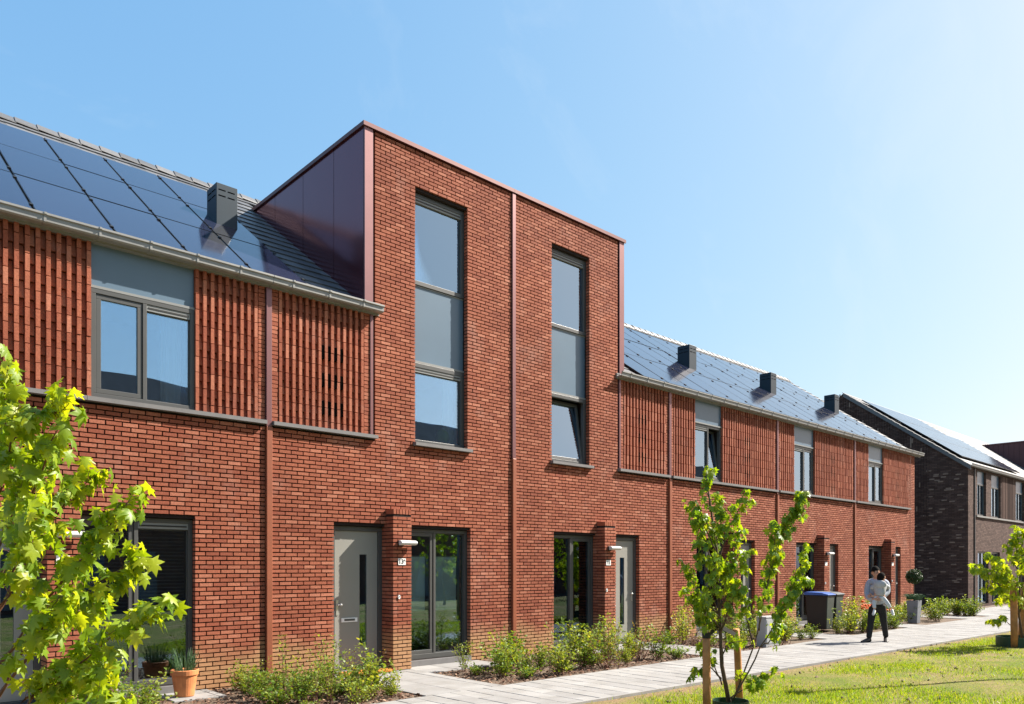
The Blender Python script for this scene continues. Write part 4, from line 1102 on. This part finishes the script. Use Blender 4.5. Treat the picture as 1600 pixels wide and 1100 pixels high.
# shrubs along the wall: six plants, copied
def shrub_proto(seed, h, w, nst, leaf, mat, dens):
    g_ = np.random.default_rng(seed); st = MB(); P = []; Tp = []
    for k in range(nst):
        a = g_.uniform(0, 2*math.pi); lean = g_.uniform(.1, 1.45)*w; hh = h*g_.uniform(.35, 1.12)
        b = Vector((g_.normal(0,.04), g_.normal(0,.04), -.03)); t = Vector((math.cos(a)*lean, math.sin(a)*lean, hh))
        mid = b.lerp(t, .5) + Vector((math.cos(a),math.sin(a),0))*-.12*lean + Vector((0,0,.05*h))
        pts = [b.lerp(mid, s).lerp(mid.lerp(t, s), s) for s in np.linspace(0,1,7)]
        st.tube(pts, [.006*(1-.7*s) for s in np.linspace(0,1,7)], 4, cap=False)
        nl = int(dens*hh/h)
        for q in range(nl):
            s = .12 + .88*g_.random()**.8; x = s*6; j = min(int(x), 5); p = pts[j].lerp(pts[j+1], x-j)
            o = Vector(g_.normal(0,1,3)); o.z = abs(o.z)*.5; p = p + o.normalized()*g_.uniform(.005, .10)*(1.2-.5*s)
            P.append(tuple(p)); Tp.append(tuple(o.normalized()+Vector((0,0,.25))))
    P = np.array(P); Tp = np.array(Tp); n = len(P); nor = np.array([[0,0,1.]]) + g_.normal(0,.45,(n,3))
    M = frames(Tp, nor); sz = leaf*g_.uniform(.6,1.25,n); V, T = oval_template(); V, T = scatter(V, T, M*sz[:,None,None], P)
    return st.mesh('stems', 'twig_red'), np_mesh('foliage', V, T, mat)
PRO = [shrub_proto(1,.66,.30,16,.062,'shrub_leaf',44), shrub_proto(2,.86,.26,12,.058,'shrub_leaf',44), shrub_proto(3,.50,.34,18,.056,'shrub_leaf_dark',40), shrub_proto(4,1.05,.22,7,.052,'shrub_leaf',44),
       shrub_proto(5,.62,.34,18,.064,'shrub_leaf_dark',44), shrub_proto(6,.36,.26,14,.055,'shrub_leaf',28), shrub_proto(7,.62,.34,14,.035,'shrub_leaf_rust',16), shrub_proto(8,.26,.34,22,.06,'shrub_leaf_dark',20)]
def shrub(x, y, k, s, label, group):
    t = thing('shrub', label, 'shrub', (x, y, -.02), rng.uniform(0, 6.28), group); t.scale = (s, s, s*rng.uniform(.9,1.1))
    new_obj('stems', PRO[k][0], t); new_obj('foliage', PRO[k][1], t)
BEDS = [  # x range, y range, count, label, prototypes
    (4.35,6.05,-2.5,-.35,32,'shrub between terracotta pot and 13A door',(0,2,4,5,7,3,6,7)),
    (2.2,3.5,-2.3,-1.0,7,'shrub below the maple',(0,2,4,5)),
    (8.0,10.4,-2.4,-1.05,16,'shrub right of the 13A walk',(0,1,3,5,6,7,2)),
    (10.4,12.9,-2.4,-.95,17,'shrub before the number 15 window',(0,1,4,6,3,7)),
    (14.4,16.2,-2.3,-.35,10,'shrub right of number 15 door',(0,1,3,6,7)),
    (16.3,19.4,-2.4,-.9,14,'shrub between cabinet and bins',(0,2,4)),
    (19.3,23.0,-2.45,-2.0,10,'shrub before the bins',(0,2,4)),
    (21.6,23.3,-2.3,-.9,8,'shrub between bins and man',(0,4,1)),
    (25.0,28.4,-2.4,-.9,13,'shrub by the ball tree planter',(0,2,4)),
    (30.2,36.0,-2.5,-1.2,14,'shrub before the dark gable',(0,4,2)),
    (37,41,-2.3,-1.6,5,'shrub before the dark house front',(2,5))]
ORD = 'first second third fourth fifth sixth seventh eighth ninth tenth eleventh twelfth thirteenth fourteenth fifteenth sixteenth seventeenth eighteenth nineteenth twentieth'.split()
for (xa, xb, ya, yb, n, lb, ks) in BEDS:
    pts = []
    for k in range(n):
        best = None
        for q in range(12):
            c = (rng.uniform(xa,xb), rng.uniform(ya,yb)); dd = min([(c[0]-p[0])**2+(c[1]-p[1])**2 for p in pts] or [9])
            if any(w[0]-.05 < c[0] < w[1]+.05 and w[2] < c[1] < w[3] for w in WALKS): dd -= 9
            if xa < 5 and 235 < proj(c[0],c[1],0)[0] < 345: dd -= 9
            if 19.8 < c[0] < 21.2 and -1.95 < c[1] < -1.0: dd -= 9
            if 15.2 < c[0] < 16.2 and -2.7 < c[1] < -2.1: dd -= 9
            if best is None or dd > best[0]: best = (dd, c)
        if best[0] < -.5: continue
        pts.append(best[1])
    front = sorted([p for p in pts if p[1] < (ya+yb)/2], key=lambda p: proj(p[0],p[1],0)[0]); back = sorted([p for p in pts if p[1] >= (ya+yb)/2], key=lambda p: proj(p[0],p[1],0)[0])
    for row, name_ in ((front, 'path side'), (back, 'wall side')):
        for k, p in enumerate(row):
            kk = ks[rng.randrange(len(ks))]; look = ('bushy','upright','low spreading','tall thin','dense','small','sparse brownish','flat ground-covering')[kk]
            shrub(*p, kk, rng.uniform(.5,1.08)*(.95 if xa < 5 else 1.05), f'{look} {lb}, {ORD[k]} from left on the {name_}', 'shrubs in the beds along the terrace')
# bark chips over the near beds
n = 9000; P = np.column_stack([nrg.uniform(2, 16.5, n), nrg.uniform(PATH_F+.03, -.05, n), nrg.uniform(-.018, .012, n)])
keep = np.ones(n, bool)
for a, b, c, d in WALKS: keep &= ~((P[:,0] > a-.02) & (P[:,0] < b+.02) & (P[:,1] > c-.02) & (P[:,1] < d))
P = P[keep]; n = len(P); cv = np.array([(-.5,-.25,0),(.5,-.3,0),(.55,.25,0),(-.45,.3,0),(0,0,.22)]); ct = np.array([(0,1,4),(1,2,4),(2,3,4),(3,0,4)])
M = frames(np.column_stack([nrg.normal(0,1,(n,2)), nrg.normal(0,.35,n)]), np.array([[0,0,1.]])+nrg.normal(0,.35,(n,3)))
V, T = scatter(cv, ct, M*nrg.uniform(.025,.06,n)[:,None,None], P)
tag(new_obj('bark_mulch', np_mesh('bark_mulch', V, T, 'bark_chip')), 'brown bark chips spread over the planting beds', 'mulch', kind='stuff')
# grass blades on the lawn, thin where the soil shows
n = 420000; x = nrg.uniform(5.5, 30, n)**1.0; y = nrg.uniform(-15, -4.3, n)
edge = -4.32-(x-7.6)*.035-.09
ok = y < edge
a_ = (x*math.cos(TH)+(y-CAMY)*math.sin(TH)); b_ = (x*math.sin(TH)-(y-CAMY)*math.cos(TH)); uu = 800+FPX*b_/np.maximum(a_,.1); vv = HOR+FPX*CAMZ/np.maximum(a_,.1)
ok &= (uu < 1680) & (uu > 700) & (vv < 1180)
pat = np.sin(x*1.3+1.7*np.sin(y*.9))+np.sin(y*2.1+1.3*np.sin(x*.7))+.8*np.sin(x*3.1-y*2.3)+.6*np.sin(x*.45+y*.3)
near = np.clip((edge-y-.12)/.6, 0, 1)
ok &= nrg.random(n) < np.clip(.74+.34*pat, .10, 1)*(.06+.94*near)
x, y = x[ok], y[ok]; n = len(x)
P = np.column_stack([x, y, np.full(n, -.02)]); tip = np.column_stack([nrg.normal(0,.5,(n,2)), np.ones(n)])
M = frames(tip, nrg.normal(0,1,(n,3))); sz = nrg.uniform(.028,.062,n)
V, T = scatter(np.array([(-.10,0,0),(.10,0,0),(.0,1,.15)]), np.array([(0,1,2)]), M*sz[:,None,None], P)
tag(new_obj('grass', np_mesh('grass', V, T, 'grass_blade')), 'short patchy grass of the lawn', 'grass', kind='stuff')
# small clods of earth lying on the lawn
cl = np.random.default_rng(21); nc = 260; P = np.column_stack([cl.uniform(8,22,nc), cl.uniform(-9,-4.5,nc), np.full(nc,-.01)]); P[:,1] = np.minimum(P[:,1], -4.4-(P[:,0]-7.6)*.035-.08)
ov = np.array([(1,0,0),(0,1,0),(-1,0,0),(0,-1,0),(0,0,1),(0,0,-1)],float); ot = np.array([(0,1,4),(1,2,4),(2,3,4),(3,0,4),(1,0,5),(2,1,5),(3,2,5),(0,3,5)])
M = cl.normal(0,1,(nc,3,3))*.35 + np.eye(3); V, T = scatter(ov, ot, M*cl.uniform(.008,.028,nc)[:,None,None]*np.where(cl.random(nc)<.06,2,1)[:,None,None], P)
tag(new_obj('clods', np_mesh('clods', V, T, 'soil')), 'small clods of earth on the lawn', 'earth', kind='stuff')

# pots
def pot(name, label, x, y, r, h, mat, leaf, n, ll, seed):
    t = thing(name, label, 'plant pot', (x, y, 0)); m = MB()
    m.lathe([(r*.68,0),(r*.72,.01),(r*.95,h*.8),(r*1.04,h*.81),(r*1.06,h*.98),(r*1.0,h),(r*.9,h*.97),(r*.88,h*.9)], 28, (x,y,.002)); m.build('pot', mat, t, smooth=False)
    m = MB(); m.lathe([(r*.1,h*.9),(r*.88,h*.9)], 20, (x,y,.003)); m.build('soil', 'soil', t)
    g_ = np.random.default_rng(seed); st = []
    if leaf == 'chive':
        m = MB()
        for k in range(n):
            a = g_.uniform(0,6.28); r0 = r*.6*math.sqrt(g_.random()); e = g_.uniform(.4,1.1)*ll; ln = g_.uniform(.05,.5)*ll
            b = Vector((x+r0*math.cos(a),y+r0*math.sin(a),h*.9)); tp = b + Vector((math.cos(a)*ln, math.sin(a)*ln, e))
            m.tube([b, b.lerp(tp,.6)+Vector((0,0,.06*e)), tp], [.0035,.003,.0015], 4, cap=False)
        m.build('leaves', 'chive', t, kind='stuff')
    else:
        P = np.column_stack([x+g_.normal(0,r*.45,n), y+g_.normal(0,r*.45,n), h*.9+np.abs(g_.normal(0,ll*.5,n))]); Tp = g_.normal(0,1,(n,3)); Tp[:,2] = abs(Tp[:,2])
        M = frames(Tp, np.array([[0,0,1.]])+g_.normal(0,.5,(n,3))); V, T = oval_template(); V, T = scatter(V, T, M*(.05*g_.uniform(.6,1.2,n))[:,None,None], P)
        o = new_obj('foliage', np_mesh('foliage', V-np.array([[x,y,0]]), T, leaf), t); o['kind'] = 'stuff'
pot('terracotta_pot', 'orange terracotta pot with chives standing below the left window', 3.80, -.42, .17, .36, 'terracotta', 'chive', 90, .30, 4)
pot('stone_pot', 'grey stone pot with a green plant behind the maple leaves', 2.72, -.62, .21, .32, 'stone_pot', 'shrub_leaf', 160, .28, 5)
m = MB(); m.box(6.34, 7.2, -.34, -.07, .006, .05); tag(m.build('doormat', 'mat_orange', None, (6.77,-.2,.006), bevel=.01), 'orange doormat before the 13A door', 'doormat')

# ------------------------------------------------------------------ bins, cabinet, planter
def bin_(label, x, y, lid):
    t = thing('wheeled_bin', label, 'bin', (x, y, 0), 0, 'wheeled bins by the path'); w, d = .44, .62
    m = MB(); P = []
    for z, k in ((.06,.84),(.97,1.0)):
        P += [(x-w/2*k,y-d/2*k,z),(x+w/2*k,y-d/2*k,z),(x+w/2*k,y+d/2*k,z),(x-w/2*k,y+d/2*k,z)]
    m.v = P; m.f = [(0,3,2,1),(0,1,5,4),(1,2,6,5),(2,3,7,6),(3,0,4,7),(4,5,6,7)]; m.mi = [0,1,0,0,0,0]  # front face takes the lighter, sunlit colour
    m.build('body', ['bin_body','bin_front_lit'], t, bevel=.02)
    m = MB(); m.box(x-w/2-.012,x+w/2+.012,y-d/2-.012,y+d/2+.012,.935,.972); m.build('rim', 'bin_body', t, bevel=.008)
    m = MB(); m.prism([(y-d/2-.03,.975),(y-d/2-.03,1.0),(y-d/4,1.045),(y+d/2-.02,1.06),(y+d/2+.03,1.03),(y+d/2+.03,.975)], 'x', x-w/2-.025, x+w/2+.025); m.build('lid', lid, t, bevel=.012)
    m = MB(); m.tube([(x-w/2+.05,y+d/2+.08,.99),(x+w/2-.05,y+d/2+.08,.99)], .015); m.build('handle', 'bin_body', t)
    for s in (-1,1):
        m = MB(); m.tube([(x+s*(w/2-.06),y+d/2-.06,.1),(x+s*(w/2-.005),y+d/2-.06,.1)], .1, 16); m.build('wheel', 'black', t)
bin_('dark wheeled bin with a blue lid beside the path', 20.26, -1.45, 'bin_blue')
bin_('dark wheeled bin with a grey lid, just right of the blue-lidded one', 20.80, -1.45, 'bin_grey')
t = thing('utility_cabinet', 'light grey utility cabinet on the path edge behind the staked tree', 'cabinet', (15.7,-2.43,0))
m = MB(); m.box(15.4,16.0,-2.54,-2.31,-.02,.62); m.build('body', 'cabinet', t, bevel=.008)
m = MB(); m.box(15.39,16.01,-2.55,-2.30,.621,.65); m.build('cap', 'cabinet', t, bevel=.008)
m = MB(); m.box(15.43,15.97,-2.548,-2.541,.06,.58); dr = m.build('door', 'cabinet', t)
m = MB(); m.box(15.92,15.94,-2.556,-2.548,.3,.36); m.build('lock', 'steel', dr)
px, py = 25.15, -2.12
t = thing('topiary_planter', 'tall pale planter with a clipped ball tree at the end of the row', 'planter', (px,py,0))
m = MB(); P = []
for z, k in ((0,.13),(.70,.17)): P += [(px-k,py-k,z),(px+k,py-k,z),(px+k,py+k,z),(px-k,py+k,z)]
m.v = P; m.f = [(0,3,2,1),(0,1,5,4),(1,2,6,5),(2,3,7,6),(3,0,4,7),(4,5,6,7)]; m.mi = [0]*6; m.build('pot', 'planter_white', t, bevel=.01)
m = MB(); m.tube([(px,py,.7),(px+.01,py,1.0),(px,py,1.3)], [.022,.018,.016], 8); m.build('stem', 'bark', t)
def leaf_ball(name, parent, c, r, n, size, mat, flat=1.0, seed=1):
    g_ = np.random.default_rng(seed); d = g_.normal(0,1,(n,3)); d /= np.linalg.norm(d,axis=1,keepdims=True); rr = r*g_.uniform(.2,1.06,(n,1))**.4
    P = d*rr*np.array([[1,1,flat]]); Tp = d+g_.normal(0,.8,(n,3)); M = frames(Tp, d+g_.normal(0,.5,(n,3))); V, T = oval_template(); V, T = scatter(V,T,M*(size*g_.uniform(.6,1.3,n))[:,None,None],P+np.array([c])-np.array([tuple(ROOT_LOC(parent))]))
    o = new_obj(name, np_mesh(name, V, T, mat), parent); o['kind'] = 'stuff'; return o
leaf_ball('crown', t, (px,py,1.44), .22, 4200, .036, 'box_leaf', 1, 3)
m = MB(); g_ = np.random.default_rng(9)
for k in range(260):
    a = g_.uniform(0,6.28); b = Vector((px+g_.uniform(-.18,.18),py+g_.uniform(-.18,.18),.73)); m.tube([b, b+Vector((math.cos(a)*.07,math.sin(a)*.07,.17*g_.uniform(.5,1.1))), b+Vector((math.cos(a)*.19,math.sin(a)*.19,.05+.10*g_.random()))],[.006,.005,.002],3,cap=False)
m.build('underplanting', 'chive', t, kind='stuff')
t = thing('marker_post', 'thin wooden marker post beside the far path', 'post', (33.2,-2.7,0)); m = MB(); m.box(33.17,33.23,-2.73,-2.67,-.05,.92); m.build('post', 'stake_wood', t); m = MB(); m.box(33.165,33.235,-2.735,-2.665,.921,.95); m.build('cap', 'strap_black', t)
t = thing('flower_clump', 'orange flowers in the bed just left of the man', 'flowers', (21.5,-2.2,0)); m = MB(); q = MB(); g_ = np.random.default_rng(3)
for k in range(12):
    b = Vector((21.5+g_.normal(0,.18),-2.25+g_.normal(0,.15),-.02)); e = b+Vector((g_.normal(0,.04),g_.normal(0,.04),g_.uniform(.55,.82))); m.tube([b,e],[.004,.003],3,cap=False)
    for j in range(4): q.ball(tuple(e+Vector(g_.normal(0,.022,3))), (.03,.03,.02), 5, 4)
m.build('stems', 'shrub_leaf', t, kind='stuff'); q.build('petals', 'flower', t, kind='stuff')
# street lamp outside the picture on the right: its shadow lies across the lawn
t = thing('street_lamp', 'slim grey street lamp at the lawn edge, its thin shadow crossing the grass', 'lamp', (15.9,-8.45,0)); m = MB(); m.tube([(15.9,-8.45,-.05),(15.9,-8.45,1.2),(15.9,-8.45,5.6)],[.075,.06,.042],12); m.build('post','lamp_post',t,smooth=True)
m = MB(); m.lathe([(.04,0),(.16,.06),(.17,.12),(.08,.2),(.02,.22)],16,(15.9,-8.45,5.58)); m.build('head','lamp_post',t)

# ------------------------------------------------------------------ the man carrying a child
def skin_mesh(name, joints, edges, root, mat, sub=2):
    me = bpy.data.meshes.new(name); me.from_pydata([j[0] for j in joints], edges, []); o = bpy.data.objects.new(name, me); COL.objects.link(o)
    o.modifiers.new('skin', 'SKIN'); sv = me.skin_vertices[0].data
    for k, j in enumerate(joints):
        r_ = j[1]; sv[k].radius = r_ if isinstance(r_, tuple) else (r_, r_); sv[k].use_root = (k == root)
    s = o.modifiers.new('sub', 'SUBSURF'); s.levels = sub; s.render_levels = sub
    dg = bpy.context.evaluated_depsgraph_get(); out = bpy.data.meshes.new_from_object(o.evaluated_get(dg)); bpy.data.objects.remove(o)
    out.materials.clear(); out.materials.append(MATS[mat]); out.polygons.foreach_set('use_smooth', [True]*len(out.polygons)); return out
def part(name, joints, edges, mat, parent, root=0, sub=2): return new_obj(name, skin_mesh(name, joints, edges, root, mat, sub), parent)
def chain(n, s=0): return [(s+k, s+k+1) for k in range(n-1)]
# local frame: x = the man's left (viewer's right), -y = forward, z up
man = thing('person', 'man in grey-blue shirt and black trousers walking with a child in his arms', 'person', (18.35,-3.72,0), R(-78))
def head(parent, c, tilt, s, hair_len, beard, face=True):
    g_ = new_obj('head', None, parent, c, tilt)
    return g_
def head_mesh(c, s, rot):
    """skull with jaw, nose, brow and ears; face towards -y"""
    m = MB(); m.ball((0,0,0), (1,1,1), 24, 18); V = []
    for x, y, z in m.v:
        X, Yy, Z = x*.076, y*.096, z*.118
        if z < -.1: X *= 1-.28*min(1,(-z-.1)*1.1); Yy = Yy*(1-.18*(-z-.1)) - .010*(-z-.1)
        if y < -.75 and -.35 < z < .15 and abs(x) < .22: Yy -= .022*(1-abs(x)/.22)*(1-abs(z+.12)/.26 if abs(z+.12) < .26 else 0)
        if y < -.6 and .12 < z < .3: Yy -= .004
        if y < -.6 and -.02 < z < .14 and .2 < abs(x) < .55: Yy += .006
        V.append((X, Yy, Z))
    m.v = V
    for sd in (-1, 1): m.ball((sd*.078,.008,-.008), (.010,.020,.032), 8, 6)
    T = Matrix.Translation(c) @ Euler(rot).to_matrix().to_4x4() @ Matrix.Scale(s, 4); m.v = [tuple(T @ Vector(v)) for v in m.v]; return m, T
H0 = Vector((-.03,-.03,1.61))
hm, HT = head_mesh(H0, 1.10, (R(10), R(-4), R(14)))
# body: one continuous skin figure (torso, neck, arms, hands) with the head joined on
bj = [((0,.01,.93),.11),((0,.0,1.10),(.13,.10)),((0,.01,1.30),(.15,.10)),((0,.01,1.43),(.10,.07)),((-.01,-.005,1.50),.052),((-.015,-.02,1.57),.05),
      ((.18,.02,1.38),.055),((.205,-.03,1.14),.045),((.12,-.23,1.05),.038),((-.03,-.285,1.07),.030),((-.09,-.29,1.07),.028),
      ((-.18,.02,1.38),.055),((-.205,-.05,1.12),.045),((-.13,-.22,1.00),.038),((.00,-.30,1.00),.030),((.06,-.315,1.0),.028)]
be = chain(6) + [(3,6),(6,7),(7,8),(8,9),(9,10),(3,11),(11,12),(12,13),(13,14),(14,15)]
bodymesh = skin_mesh('body', bj, be, 0, 'skin')
hme = hm.mesh('h', 'skin', smooth=True)
import bmesh
bmx = bmesh.new(); bmx.from_mesh(bodymesh); bmx.from_mesh(hme)
# fingers rooted in the palms, curled round the child
for palm, sx in (((-.09,-.29,1.07),-1), ((.06,-.315,1.0),1)):
    for f in range(4):
        z = palm[2] + .030 - .02*f; L = (.072,.08,.074,.058)[f]
        ft = MB(); ft.tube([(palm[0],palm[1],z),(palm[0]+sx*L*.5,palm[1]-.004,z-.002),(palm[0]+sx*L*.95,palm[1]+.02,z-.006)], [.0095,.009,.007], 6); fm_ = ft.mesh('f','skin',smooth=True); bmx.from_mesh(fm_)
    ft = MB(); ft.tube([(palm[0]-sx*.02,palm[1],palm[2]+.03),(palm[0]+sx*.01,palm[1]-.012,palm[2]+.06),(palm[0]+sx*.035,palm[1]-.012,palm[2]+.075)], [.012,.011,.008], 6); bmx.from_mesh(ft.mesh('f','skin',smooth=True))
bmx.to_mesh(bodymesh); bmx.free(); bodymesh.polygons.foreach_set('use_smooth', [True]*len(bodymesh.polygons)); body = new_obj('body', bodymesh, man)
def on_head(m, T, name, mat, parent): m.v = [tuple(T @ Vector(v)) for v in m.v]; return m.build(name, mat, parent, (0,0,0), smooth=True)
def cap(m, rx, ry, rz, zc, cut_f):
    m.ball((0,.006,.012), (rx,ry,rz), 24, 18)
    F = [f for f in m.f if all(cut_f(*m.v[k]) for k in f)]; m.f = F; m.mi = [0]*len(F); return m
on_head(cap(MB(), .086,.107,.127, 0, lambda x,y,z: z > .038 + .012*math.sin(40*x) + (.0 if y < -.05 else -.11 if y > .02 else -.11*(y+.05)/.07) ), HT, 'hair', 'hair', man)
on_head(cap(MB(), .075,.095,.121, 0, lambda x,y,z: z < -.035 and y < .02 and not (abs(x) < .016 and z > -.05)), HT, 'beard', 'beard', man)
for sd in (-1,1): q = MB(); q.ball((sd*.03,-.083,.006),(.013,.008,.006),8,6); on_head(q, HT, 'eye', 'hair', man); q = MB(); q.ball((sd*.031,-.088,.026),(.019,.006,.004),8,4); on_head(q, HT, 'eyebrow', 'hair', man)
part('shirt', [((0,.01,.83),(.195,.14)),((0,.0,1.02),(.19,.135)),((0,.0,1.18),(.20,.14)),((0,.01,1.33),(.205,.135)),((0,.01,1.43),(.13,.09)),((0,.0,1.485),.07),
      ((.19,.02,1.375),.088),((.215,-.03,1.15),.074),((.14,-.21,1.06),.062),((.03,-.275,1.065),.048),((-.19,.02,1.375),.088),((-.215,-.05,1.12),.074),((-.15,-.20,1.01),.062),((-.05,-.275,1.0),.048)],
     chain(6) + [(4,6),(6,7),(7,8),(8,9),(4,10),(10,11),(11,12),(12,13)], 'shirt', man)
# trousers: striding, right leg (viewer's left) ahead
RF, LF = Vector((-.10,-.26,.09)), Vector((.11,.22,.09))
part('trousers', [((0,.02,.92),(.175,.12)),((0,.02,.84),(.18,.13)),((-.10,-.01,.76),.106),((-.12,-.13,.46),.080),((-.14,-.21,.14),.064),((-.14,-.215,.09),.066),
      ((.10,.03,.76),.106),((.125,.06,.46),.080),((.145,.20,.15),.064),((.145,.215,.10),.066)], [(0,1),(1,2),(2,3),(3,4),(4,5),(1,6),(6,7),(7,8),(8,9)], 'trousers', man)
def shoe(mat, heel, ang, pitch, L, parent, w=.045):
    m = MB(); prof = [(-.02,0,.9),(.03,0,1.0),(.10,0,1.05),(.18,0,1.1),(.235,0,.95),(.262,0,.55)]
    n = 12
    for k, (s, _, ww) in enumerate(prof):
        hgt = [.085,.105,.085,.06,.045,.03][k]
        for j in range(n):
            t_ = 2*math.pi*j/n; m.v.append((w*ww*math.cos(t_), -s*L/.28, max(0,hgt/2+hgt/2*math.sin(t_)*1.0)))
    for k in range(len(prof)-1):
        for j in range(n): m.f.append((k*n+j, k*n+(j+1)%n, (k+1)*n+(j+1)%n, (k+1)*n+j)); m.mi.append(0)
    m.f.append(tuple(range(n))); m.f.append(tuple(reversed(range((len(prof)-1)*n, len(prof)*n)))); m.mi += [0,0]
    T = Matrix.Translation(heel) @ Euler((pitch,0,ang)).to_matrix().to_4x4(); m.v = [tuple(T @ Vector(v)) for v in m.v]
    return m.build('shoe', mat, parent, (0,0,0), smooth=True)
shoe('shoe_black', Vector((-.14,-.19,.0)), R(-24), 0, .30, man, .052); shoe('shoe_black', Vector((.145,.25,.012)), R(10), R(4), .30, man, .052)
for p in ((-.14,-.213,.10),(.145,.225,.11)):
    m = MB(); m.lathe([(.050,0),(.046,.06)], 10, (p[0],p[1],p[2]-.06)); m.build('sock', 'shoe_black', man, (0,0,0))
# the child, held against the chest, back to the viewer
kid = thing('person', 'small child in grey hood jacket and white shoes carried in the man\'s arms', 'person', (18.35,-3.72,0), R(-78))
kb, KT = head_mesh(Vector((.12,-.21,1.485)), .98, (R(-12), R(-10), R(150)))
kj = [((.08,-.235,1.10),.075),((.085,-.225,1.24),.075),((.09,-.20,1.34),.05),((.095,-.20,1.41),.04),((.17,-.16,1.32),.032),((.22,-.06,1.27),.026),((.17,.02,1.32),.022),((.0,-.17,1.32),.032),((-.08,-.16,1.25),.028),((-.06,-.10,1.33),.022),
      ((.16,-.22,1.03),.05),((.25,-.20,.90),.04),((.30,-.16,.78),.028),((.0,-.24,1.03),.05),((-.03,-.30,.90),.04),((.0,-.31,.76),.028)]
ke = chain(4)+[(2,4),(4,5),(5,6),(2,7),(7,8),(8,9),(0,10),(10,11),(11,12),(0,13),(13,14),(14,15)]
km = skin_mesh('body', kj, ke, 0, 'skin'); bmx = bmesh.new(); bmx.from_mesh(km); bmx.from_mesh(kb.mesh('h','skin')); bmx.to_mesh(km); bmx.free(); km.polygons.foreach_set('use_smooth',[True]*len(km.polygons)); new_obj('body', km, kid)
on_head(cap(MB(), .085,.105,.126, 0, lambda x,y,z: z > -.05 + (.10 if y < -.04 else 0)), KT, 'hair', 'hair', kid)
part('hood_jacket', [((.09,-.25,1.05),(.13,.10)),((.095,-.24,1.20),(.135,.105)),((.10,-.225,1.31),(.13,.10)),((.11,-.21,1.40),.07),((.20,-.17,1.31),.062),((.255,-.06,1.25),.052),((-.0,-.21,1.32),.062),((-.10,-.20,1.22),.052)], chain(4)+[(2,4),(4,5),(2,6),(6,7)], 'hoodie', kid)
m = MB(); m.ball((.115,-.305,1.34), (.13,.06,.095), 18, 12); m.build('hood', 'hoodie', kid, (0,0,0), smooth=True)
part('trousers', [((.08,-.235,1.08),(.095,.08)),((.155,-.22,1.02),.062),((.25,-.20,.90),.050),((.295,-.165,.80),.040),((.005,-.245,1.02),.062),((-.025,-.30,.90),.050),((-.002,-.31,.78),.040)], [(0,1),(1,2),(2,3),(0,4),(4,5),(5,6)], 'child_trousers', kid)
shoe('shoe_white', Vector((.31,-.14,.70)), R(35), R(35), .14, kid, .03); shoe('shoe_white', Vector((.0,-.285,.69)), R(-10), R(30), .14, kid, .03)
